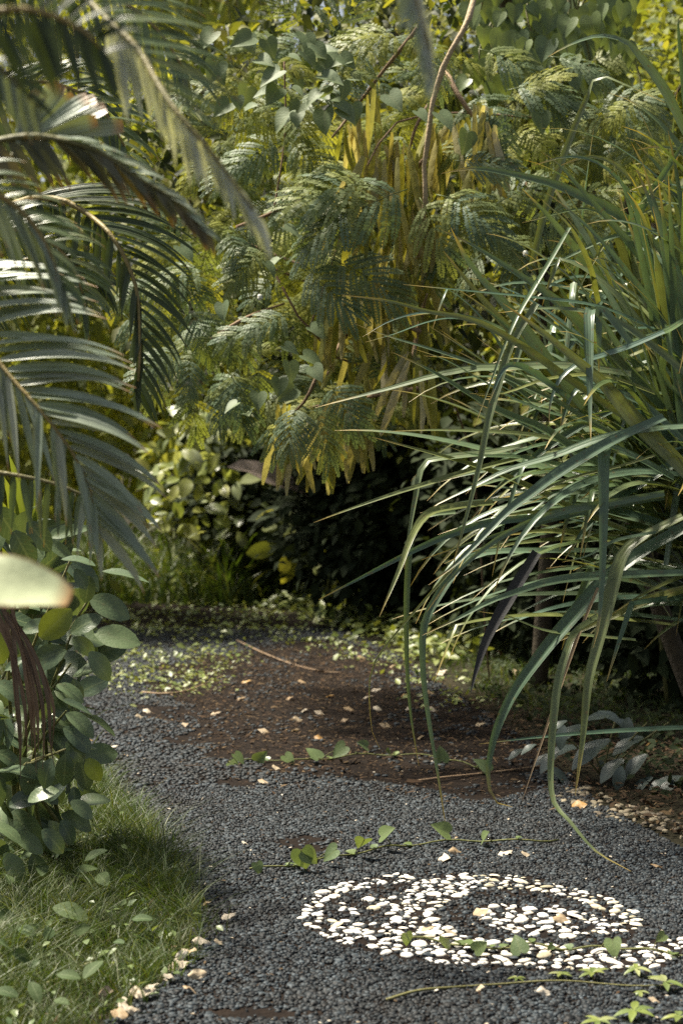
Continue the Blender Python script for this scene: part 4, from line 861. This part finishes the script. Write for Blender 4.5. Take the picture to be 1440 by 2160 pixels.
# ------------------------------------------------------------------ grass, creepers, ground cover
r7 = np.random.RandomState(101)
def grass(poly, n, h, w, r, lean=.6, mat='grass', name='grass', label=None):
    q = sample_poly(poly, n, r) + r.normal(size=(n, 2))*.035; h = h*(.75+.5*np.sin(q[:, 0]*9+2*np.sin(q[:, 1]*6))*np.sin(q[:, 1]*8))
    t = np.array([0, .35, .7, 1.0]); az = r.uniform(0, 2*np.pi, n); L = h*r.uniform(.45, 1.25, n); ln = lean*r.uniform(.2, 1.4, n)
    dx = np.cos(az)[:, None]*(ln*L)[:, None]*t**2; dy = np.sin(az)[:, None]*(ln*L)[:, None]*t**2; dz = L[:, None]*(t-.35*(ln[:, None]*.6)*t**2)
    C = np.stack([q[:, 0, None]+dx, q[:, 1, None]+dy, dz], 2)
    ww = w*np.exp(r.normal(size=n)*.45); sa = r.uniform(0, np.pi, n)
    S = np.stack([np.cos(sa), np.sin(sa)*.4, np.zeros(n)], 1)[:, None]*(ww[:, None]*np.array([1, .85, .6, .08])*.5)[:, :, None]
    V = np.stack([C-S, C+S], 2).reshape(n, 8, 3)
    F = np.array([[0, 1, 3], [0, 3, 2], [2, 3, 5], [2, 5, 4], [4, 5, 7], [4, 7, 6]])
    A = np.zeros((n, 8, 3)); A[..., 1] = np.repeat(t, 2)[None]; A[..., 2] = r.uniform(size=n)[:, None]
    FF = F[None]+(np.arange(n)*8)[:, None, None]
    o = obj(name, (V.reshape(-1, 3), FF.reshape(-1, 3), A.reshape(-1, 3)), M[mat])
    return tag(o, label, 'grass', None, 'stuff')
GL = gpoly([(-330, 1640), (120, 1620), (200, 1640), (255, 1700), (300, 1755), (360, 1830), (405, 1905), (415, 1960), (385, 2030), (320, 2085), (250, 2135), (150, 2190), (60, 2260), (-330, 2260)])
grass(GL, 44000, .15, .0028, r7, 1.25, label='fine green grass spilling over the edge of the path below the shrub')
grass(gpoly([(-420, 1640), (-420, 1310), (60, 1290), (160, 1370), (140, 1450), (145, 1540), (175, 1620), (120, 1650)]), 9000, .22, .006, r7, 1.1, label='taller grass on the verge behind the broad leaved shrub')
GR = gpoly([(880, 1345), (1000, 1330), (1200, 1330), (1460, 1350), (1460, 1560), (1300, 1530), (1120, 1520), (1020, 1470), (920, 1405)])
grass(GR, 6500, .10, .005, r7, 1.2, label='short shaded grass under the strap leaf clump')
GF = gpoly([(110, 1290), (100, 1240), (300, 1222), (560, 1235), (620, 1272), (480, 1282), (300, 1275)])
grass(GF, 6000, .75, .014, r7, 1.0, label='tall weeds and grass beyond the bend of the path')
def cover(poly, n, size, mat, hmax, r, name, label, tm=None, jit=.05):
    q = sample_poly(poly, n, r) + r.normal(size=(n, 2))*jit; z = r.uniform(.005, hmax, n)*r.uniform(.2, 1, n)
    p = np.c_[q, z]; d = unit(n, r)*[1, 1, .5]; u = np.array([0, -.2, 1])+unit(n, r)*.55
    o = obj(name, scatter(tm or ts, p, d, u, size*r.uniform(.5, 1.3, n), r.uniform(size=n)), M[mat])
    return tag(o, label, 'ground cover', None, 'stuff')
cover(gpoly([(560, 1240), (700, 1245), (900, 1290), (1000, 1330), (960, 1400), (880, 1395), (800, 1350), (700, 1322), (600, 1290), (500, 1268)]), 2600, .09, 'creeper', .22, r7, 'creeping_ground_cover', 'pale creeping plants along the far right border of the path', jit=.15)
cover(gpoly([(180, 1300), (350, 1262), (560, 1264), (700, 1300), (480, 1345), (250, 1345)]), 750, .055, 'creeper', .12, r7, 'creeping_weeds', 'low weeds creeping over the far end of the path', jit=.45)
cover(gpoly([(170, 1370), (420, 1360), (520, 1400), (430, 1470), (300, 1480), (180, 1440)]), 1100, .028, 'creeper', .03, r7, 'moss_patch', 'mossy green patch on the left of the path')
cover(gpoly([(100, 1262), (220, 1240), (600, 1235), (620, 1270), (400, 1275)]), 1500, .1, 'creeper', .5, r7, 'weeds', 'leafy weeds mixed into the grass beyond the bend')
cover(gpoly([(1000, 1330), (1460, 1330), (1460, 1700), (1300, 1640), (1150, 1540), (1000, 1450)]), 2200, .06, 'back_shaded', .1, r7, 'undergrowth', 'dark undergrowth below the strap leaf clump')
cover(GL, 1300, .030, 'heart', .11, r7, 'clover', 'small clover like weeds mixed into the near grass')
lt = sample_poly(GL, 420, r7)
tag(obj('thatch', scatter(t_small(.06, .1, .2), np.c_[lt, r7.uniform(.01, .06, 420)], unit(420, r7)*[1, 1, .3], np.array([0, 0, 1])+unit(420, r7)*.3, r7.uniform(.03, .08, 420), r7.uniform(size=420)), M['litter']), 'dry brown blades caught in the near grass', 'grass', None, 'stuff')
rc = np.random.RandomState(301); cl = [(240, 1300), (330, 1330), (430, 1345), (520, 1320), (600, 1345), (250, 1380), (350, 1400), (460, 1380), (680, 1360), (760, 1385), (840, 1400), (200, 1430), (300, 1440), (420, 1440), (560, 1300), (900, 1440), (960, 1480)]
qq = np.concatenate([G(*c)[:2] + rc.normal(size=(75, 2))*[.14, .32] for c in cl]); n = len(qq)
tag(obj('weed_patches', scatter(ts, np.c_[qq, rc.uniform(.01, .09, n)*rc.uniform(.2, 1, n)], unit(n, rc)*[1, 1, .5], np.array([0, -.2, 1])+unit(n, rc)*.5, .035*np.exp(rc.normal(size=n)*.35), rc.uniform(size=n)), M['creeper']), 'ragged patches of small weeds over the far part of the path', 'weeds', None, 'stuff')
lit = sample_poly(SOIL, 11000, r7)+r7.normal(size=(11000, 2))*[.12, .25]; n = len(lit)
tag(obj('leaf_litter', scatter(t_small(.35, .1, .2), np.c_[lit, r7.uniform(.008, .024, n)], unit(n, r7)*[1, 1, .16], np.array([0, 0, 1])+unit(n, r7)*.5, .012*np.exp(r7.normal(size=n)*.55)+.006, r7.uniform(size=n)), M['litter'], path), kind='stuff')
lit = sample_poly(SOIL, 500, r7)+r7.normal(size=(500, 2))*[.15, .3]; n = len(lit)
tag(obj('twig_litter', scatter(t_small(.05, .1, .1), np.c_[lit, r7.uniform(.014, .026, n)], unit(n, r7)*[1, 1, .08], np.array([0, 0, 1])+unit(n, r7)*.3, r7.uniform(.03, .13, n), r7.uniform(size=n)), M['litter'], path), kind='stuff')
BORDER = gpoly([(960, 1460), (1100, 1500), (1460, 1560), (1560, 1800), (1400, 1760), (1270, 1700), (1160, 1640), (1050, 1540)])
lit = sample_poly(BORDER, 3600, r7); n = len(lit)
tag(obj('border_litter', scatter(t_small(.4, .1, .3), np.c_[lit, r7.uniform(.0, .03, n)], unit(n, r7)*[1, 1, .25], np.array([0, 0, 1])+unit(n, r7)*.6, .02*np.exp(r7.normal(size=n)*.5), r7.uniform(size=n)), M['litter'], path), kind='stuff')
lit = sample_poly(PATH[(PATH[:, 1] < 9)], 260, r7); n = len(lit)
tag(obj('pale_chips', scatter(t_small(.5, .1, .3), np.c_[lit, r7.uniform(.012, .018, n)], unit(n, r7)*[1, 1, .2], np.array([0, 0, 1])+unit(n, r7)*.4, r7.uniform(.006, .018, n), r7.uniform(size=n)), M['dead_pale'], path), kind='stuff')
lit = sample_poly(PATH[(PATH[:, 1] < 30)], 2500, r7); n = len(lit)
tag(obj('debris', scatter(t_small(.4, .1, .2), np.c_[lit, r7.uniform(.012, .018, n)], unit(n, r7)*[1, 1, .12], np.array([0, 0, 1])+unit(n, r7)*.35, r7.uniform(.006, .02, n), r7.uniform(size=n)), M['litter'], path), kind='stuff')

# ------------------------------------------------------------------ fallen leaves, twigs, runners, seedlings
curl = [t_broad(6, ('oval', 'lance')[s % 2], (.5, .42, .62, .5)[s], -.45, 1.0+.25*s, .55, s) for s in range(4)]
cdat = {m: [mesh_data('fallen_leaf', *c, M[m]) for c in curl] for m in ('dead', 'dead_pale', 'dead_orange')}
KIND = {'o': 'dead_orange', 't': 'dead', 'w': 'dead_pale'}
WORD = {'o': 'orange', 't': 'tan', 'w': 'pale'}
FALL = [ # x, y, pixels long, colour, own label
 (195, 1567, 42, 'o', 'curled orange fallen leaf at the foot of the broad leaved shrub'), (228, 1582, 40, 'w', 'pale fallen leaf lying beside the orange one at the left edge of the path'), (568, 1655, 42, 't', 'tan fallen leaf alone on grey pebbles below the soil patch'),
 (915, 1818, 66, 'w', 'long white fallen leaf just above the mosaic'), (965, 1805, 38, 't', 'tan fallen leaf touching the long white one above the mosaic'), (1060, 1808, 44, 'w', 'crumpled white fallen leaf above the right half of the mosaic'), (1117, 1809, 36, 'w', 'small white fallen leaf to the right of the crumpled one above the mosaic'),
 (1000, 1935, 60, 't', 'two lobed tan fallen leaf in the dark middle of the mosaic'), (1190, 1950, 46, 't', 'narrow tan fallen leaf on the inner crescent of the mosaic'), (895, 1970, 42, 't', 'smooth tan fallen leaf on the white lower band of the mosaic'), (960, 1975, 44, 'w', 'upturned pale fallen leaf beside the runner leaves on the mosaic'),
 (1135, 2008, 76, 'w', 'largest beige fallen leaf across the lower band of the mosaic'), (1152, 2104, 42, 'w', 'pale oval fallen leaf on pebbles below the mosaic'), (478, 1943, 42, 'w', 'white fallen leaf on pebbles between the grass and the mosaic'), (520, 1787, 18, 'w', 'tiny white fallen leaf on the pebbles left of the runner'),
 (920, 1420, 44, 'w', 'large pale fallen leaf at the right border of the soil patch'), (1060, 1380, 28, 'o', 'orange fallen leaf on shaded grass under the strap leaves'), (1130, 1372, 36, 'w', 'white fallen leaf on shaded grass beside a hanging strap leaf'), (1240, 1390, 26, 'w', 'white fallen leaf behind the long hanging strap leaf'),
 (1210, 1708, 50, 'o', 'long orange fallen leaf on the pale edging stones'), (1385, 1835, 26, 't', 'pinkish tan fallen leaf right of the bent strap leaf tip'), (1370, 1570, 30, 'o', 'orange fallen leaf beside the silvery leaves on the right'), (515, 1325, 30, 'w', 'white fallen leaf upright at the far end of the path'),
 (935, 1755, 16, 'w', None), (275, 2090, 10, 't', None), (432, 1915, 26, 't', None), (468, 1998, 30, 't', 'tan fallen leaf at the tip of the grass'), (1005, 2096, 30, 't', 'small tan fallen leaf by the thin twig below the mosaic'), (1380, 2122, 26, 'w', 'white fallen leaf among the seedlings')]
for x, y in ((515, 1442), (678, 1563), (845, 1472), (975, 1480), (690, 1472)): FALL.append((x, y, 30, 'o', None))
for x, y in ((645, 1442), (602, 1477), (360, 1468), (502, 1478), (303, 1518), (382, 1535), (560, 1547), (617, 1545), (635, 1523), (718, 1525), (815, 1535), (1008, 1533), (770, 1390), (820, 1408), (910, 1465), (1085, 1420), (590, 1625), (880, 1560), (740, 1500), (450, 1510)): FALL.append((x, y, 30, 't', None))
for x, y in ((315, 1505), (635, 1503), (677, 1508), (790, 1460), (800, 1500), (850, 1502), (915, 1502), (770, 1475)): FALL.append((x, y, 28, 'w', None))
ORD = ['first', 'second', 'third', 'fourth', 'fifth', 'sixth', 'seventh', 'eighth', 'ninth', 'tenth', 'eleventh', 'twelfth', 'thirteenth', 'fourteenth', 'fifteenth', 'sixteenth', 'seventeenth', 'eighteenth', 'nineteenth', 'twentieth', 'twenty-first', 'twenty-second', 'twenty-third', 'twenty-fourth']
for c in 'otw':
    small = sorted([k for k, f in enumerate(FALL) if f[3] == c and f[4] is None], key=lambda k: (FALL[k][0]))
    for j, k in enumerate(small):
        f = FALL[k]; FALL[k] = (f[0], f[1], f[2], f[3], ' small %s fallen leaf on the path, %s of its colour counted from the left' % (WORD[c], ORD[j]))
for k, (x, y, s, c, lab) in enumerate(FALL):
    g_ = G(x, y); L = s*g_[1]/3600*1.15; az = r7.uniform(-.6, .6) + (math.pi if k % 2 else 0)
    d = np.array([math.cos(az), math.sin(az), .12]); p = np.array([g_[0]-d[0]*L/2, g_[1]-d[1]*L/2, .022])
    o = link('fallen_leaf', cdat[KIND[c]][k % 4], None, frame(p, d, np.array([0, -.25, 1])+r7.normal(size=3)*.2, L))
    gp = 'scattered fallen leaves on the path'
    tag(o, lab.strip(), 'leaf', gp if lab[0] == ' ' else None)
HEAP = sorted([(385, 1995), (405, 2010), (395, 2025), (415, 2030), (380, 2010), (345, 2085), (395, 2080), (335, 2095), (385, 2100), (262, 2120), (275, 2140), (250, 2150), (290, 2135), (235, 2158), (300, 2110), (240, 2120), (270, 2158), (370, 2045), (400, 2045), (330, 2110)], key=lambda q: -q[1])
for k, (x, y) in enumerate(HEAP):
    g_ = G(x, y); L = r7.uniform(36, 52)*g_[1]/3600; az = r7.uniform(0, 6.28); d = np.array([math.cos(az), math.sin(az)*.7, .15+.2*r7.uniform()])
    o = link('fallen_leaf', cdat['dead' if k % 3 == 0 else 'dead_pale'][k % 4], None, frame(g_+np.array([0, 0, .02+.02*r7.uniform()]), d, np.array([0, -.3, 1])+r7.normal(size=3)*.35, L))
    tag(o, 'curled fallen leaf along the near grass edge, %s counted up from the bottom' % ORD[k], 'leaf', 'beige leaves heaped along the grass edge')
def twig(name, pts, rad, mat, label, z=.015):
    C = smooth_path([G(x, y)+np.array([0, 0, z+.006*math.sin(k*2)]) for k, (x, y) in enumerate(pts)], 24)
    V, F, A = tube(C, np.linspace(rad, rad*.5, 24), 6); b = C[0]
    return thing_mesh(name, (V, F, A), M[mat], b, label, 'twig')
twig('dry_stick', [(860, 1657), (930, 1650), (1010, 1637), (1100, 1627), (1160, 1622)], .007, 'twig', 'thin dry brown stick lying at the lower border of the soil patch')
twig('fallen_twig', [(500, 1355), (560, 1385), (620, 1405), (680, 1420), (720, 1425)], .008, 'twig', 'long thin bent twig on the far part of the path')
twig('fallen_twig', [(300, 1465), (350, 1470), (400, 1458), (470, 1430)], .006, 'twig', 'short twig on the mossy left part of the path')
twig('fallen_twig', [(815, 2120), (880, 2105), (960, 2090), (1050, 2086), (1180, 2084), (1330, 2088), (1440, 2085)], .004, 'stem', 'thin dark trailing stem below the mosaic')
def runner(label, pts, leaves, mat, rad=.0035, seed=0, upright=.8):
    r = np.random.RandomState(seed); C = smooth_path([G(x, y)+np.array([0, r.normal()*.02, .014+.012*r.uniform()]) for x, y in pts], 30)
    C[:, 1] += .012*np.sin(np.linspace(0, 19, 30)); C[:, 2] += .006*np.sin(np.linspace(0, 31, 30))
    ro = empty('creeping_runner', C[0], label, 'vine')
    obj('stem', tube(C, rad, 5), M['stem'], ro)
    dat = [mesh_data('leaf', *t_heart(.2, .2+.2*k), M[mat]) for k in range(2)]
    extra = [C[r.randint(3, 28)] for _ in range(9)]           # small leaves lying flat along the stem
    for e in extra:
        a = r.uniform(0, 6.28); L = r.uniform(.018, .04)
        link('leaf', dat[0], ro, frame(e+np.array([0, 0, .006]), np.array([math.cos(a), math.sin(a), .2]), np.array([r.normal()*.3, -.2, 1]), L))
    for x, y, s in leaves:                                   # centre of leaf in the photo, pixels
        j = np.argmin([np.hypot(*(c[:2]-G(x, y+s*.9)[:2])) for c in C]); b = C[j]
        dpt = b[1]; c = P(x, y, dpt*1.0); L = s*dpt/3600*r.uniform(.75, 1.05)
        a = r.uniform(-1.5, 1.5); d = np.array([math.sin(a)*.8, .35*r.normal(), -.5 if r.uniform() < .6 else .5])
        base = c - nrm(d)*L*.45; base[2] = max(base[2], .02)
        lf = link('leaf', dat[r.randint(2)], ro, frame(base, d, np.array([r.normal()*.4, -.7, .75]), L))
        obj('leaf_stalk', tube(smooth_path([b, (b+base)/2+[0, .01, .005], base], 6), .0018, 4), M['stem'], ro)
    return ro
runner('runner with upright heart leaves trailing on the pebbles above the mosaic', [(525, 1845), (600, 1838), (690, 1818), (780, 1803), (900, 1790), (1100, 1784), (1180, 1782)], [(545, 1832, 34), (640, 1814, 58), (695, 1802, 40), (762, 1777, 42), (815, 1755, 44), (930, 1748, 44), (1022, 1763, 38), (655, 1808, 50)], 'heart', seed=1)
runner('runner with small heart leaves trailing across the white pebble mosaic', [(855, 1992), (940, 2000), (1020, 2003), (1100, 2006), (1250, 2010), (1340, 2012), (1460, 2025)], [(858, 1982, 30), (940, 1992, 34), (1013, 1996, 32), (1092, 2000, 42), (1293, 2000, 46), (1392, 1978, 24), (1160, 1998, 18)], 'heart', seed=2)
runner('runner with round blue green leaves crossing the brown soil patch', [(480, 1618), (560, 1612), (660, 1608), (760, 1600), (840, 1600), (930, 1605), (1030, 1632)], [(505, 1600, 38), (550, 1598, 34), (610, 1602, 32), (660, 1588, 36), (715, 1585, 36), (765, 1570, 36), (820, 1587, 34), (930, 1590, 36), (1017, 1622, 40), (495, 1618, 30)], 'heart', seed=3)
def seedling(x, y, s, k, label):
    b = G(x, y+s*.35); sd_ = empty('palmate_seedling', b, label, 'seedling', None)
    L = s*b[1]/3600*.58; top = b+np.array([0, 0, L*.55]); rr_ = np.random.RandomState(200+k)
    obj('stem', tube(np.array([b, (b+top)/2+[.003, 0, 0], top]), .002, 5), M['stem'], sd_)
    dat = mesh_data('leaflet', *t_broad(4, 'lance', .36, .2, .6, .05, k), M['creeper'])
    for j in range(6):
        a = j*math.pi/3 + rr_.normal()*.15 + .3
        link('leaflet', dat, sd_, frame(top, np.array([math.cos(a), math.sin(a), .15+.2*rr_.normal()]), np.array([0, -.15, 1]), L*rr_.uniform(.85, 1.15)))
for k, (x, y, s, lab) in enumerate(((1248, 2050, 62, 'palmate seedling in front of the lower white band, left of a pair'), (1340, 2040, 64, 'palmate seedling just below the white band between two others'), (1402, 2068, 76, 'large palmate seedling at the right edge below the white band'),
        (1180, 2052, 46, 'small palmate seedling left of the other seedlings below the mosaic'), (1335, 2128, 84, 'big palmate seedling at the bottom edge near the right corner'), (1262, 2150, 70, 'palmate seedling cut by the bottom edge of the picture'), (1432, 2140, 80, 'palmate seedling in the bottom right corner'),
        (1090, 2060, 36, 'tiny thin seedling below the large beige fallen leaf'), (1350, 2090, 40, 'little palmate seedling above the big one near the right corner'))):
    seedling(x, y, s, k, lab)
# silvery broad leaves under the strap clump
sv = empty('silvery_plant', G(1270, 1640), 'low dark plant with broad silvery leaves at the right edge of the path', 'plant')
sm = leaf_mat('silvery_leaf', [(.06, .085, .07), (.10, .13, .115), (.04, .058, .045)], rough=.42, trans=.15, spec=.55, sheen_bump=.05)
sdat = [mesh_data('leaf', *t_broad(6, 'oval', .52, .15, .6, .1, s), sm) for s in range(3)]
for k in range(24):
    L_ = [(1235, 1530, 75, 195), (1285, 1560, 105, 205), (1290, 1510, 62, 170), (1355, 1555, 78, 195), (1105, 1580, 42, 200), (1130, 1570, 40, 200), (1160, 1590, 44, 205), (1195, 1520, 40, 200), (1440, 1680, 90, 200), (1260, 1500, 70, -20)]
    if k < len(L_): x, y, s, a = L_[k]
    else: x, y, s, a = r7.uniform(1150, 1450), r7.uniform(1500, 1690), r7.uniform(40, 80), r7.uniform(150, 330)
    d_ = gd(1270, 1640)+r7.uniform(-.3, .3) if k else 7.8; a = math.radians(a)
    p = P(x, y, d_); p[2] = max(p[2], .04)
    link('leaf', sdat[k % 3], sv, frame(p, np.array([math.cos(a), -.3, math.sin(a)*.8]), np.array([.1*r7.normal(), -.25, 1]), s*d_/3600))
b = G(1270, 1640)
obj('stems', join([tube(smooth_path([b, b+[dx*.5, -.02, .15], b+[dx, -.03, .26]], 6), .005, 5) for dx in (-.25, -.1, .05, .2, .3)]), M['stem'], sv)
# broad leaves growing up through the near grass
gc = empty('grass_creeper', G(150, 1950), 'creeper with dull oval leaves growing through the near grass', 'creeper')
GCL = [(150, 1790, 70), (200, 1800, 65), (185, 1830, 60), (215, 1850, 60), (265, 1850, 55), (90, 1830, 50), (300, 1935, 60), (150, 1920, 80), (170, 1960, 60), (105, 1965, 60), (55, 1960, 70), (195, 2040, 60), (145, 2055, 50), (50, 2015, 70), (20, 1930, 60), (10, 1990, 50), (110, 1880, 50), (60, 1800, 60), (20, 1850, 60), (235, 1800, 50), (75, 2090, 55), (15, 2090, 60), (250, 1985, 45), (130, 2110, 45)]
gdat = [mesh_data('leaf', *t_broad(6, 'oval', .55, .2, .5, .08, s), leaf_mat('dull_oval_leaf', [(.05, .085, .03), (.075, .11, .04), (.045, .075, .028)], rough=.7, spec=.25, trans=.25, rib=(.16, .2, .1))) if s == 0 else None for s in range(1)]
for x, y, s in GCL:
    g_ = G(x, y, .10); a = r7.uniform(0, 6.28); L = s*g_[1]/3600*r7.uniform(.6, 1.05); d = np.array([math.cos(a), math.sin(a)*.6, .3*r7.normal()])
    link('leaf', gdat[0], gc, frame(g_-nrm(d)*L*.5, d, np.array([r7.normal()*.6, -.5+.4*r7.normal(), .9]), L))
obj('stems', join([tube(smooth_path([G(x, y), G(x, y)+[.03, .01, .02], G(x, y)+[.07, .02, .03]], 5), .0025, 4) for x, y, s in GCL[::2]]), M['stem'], gc)
print('objects', len(bpy.data.objects), 'tris', sum(len(m.polygons) for m in bpy.data.meshes))
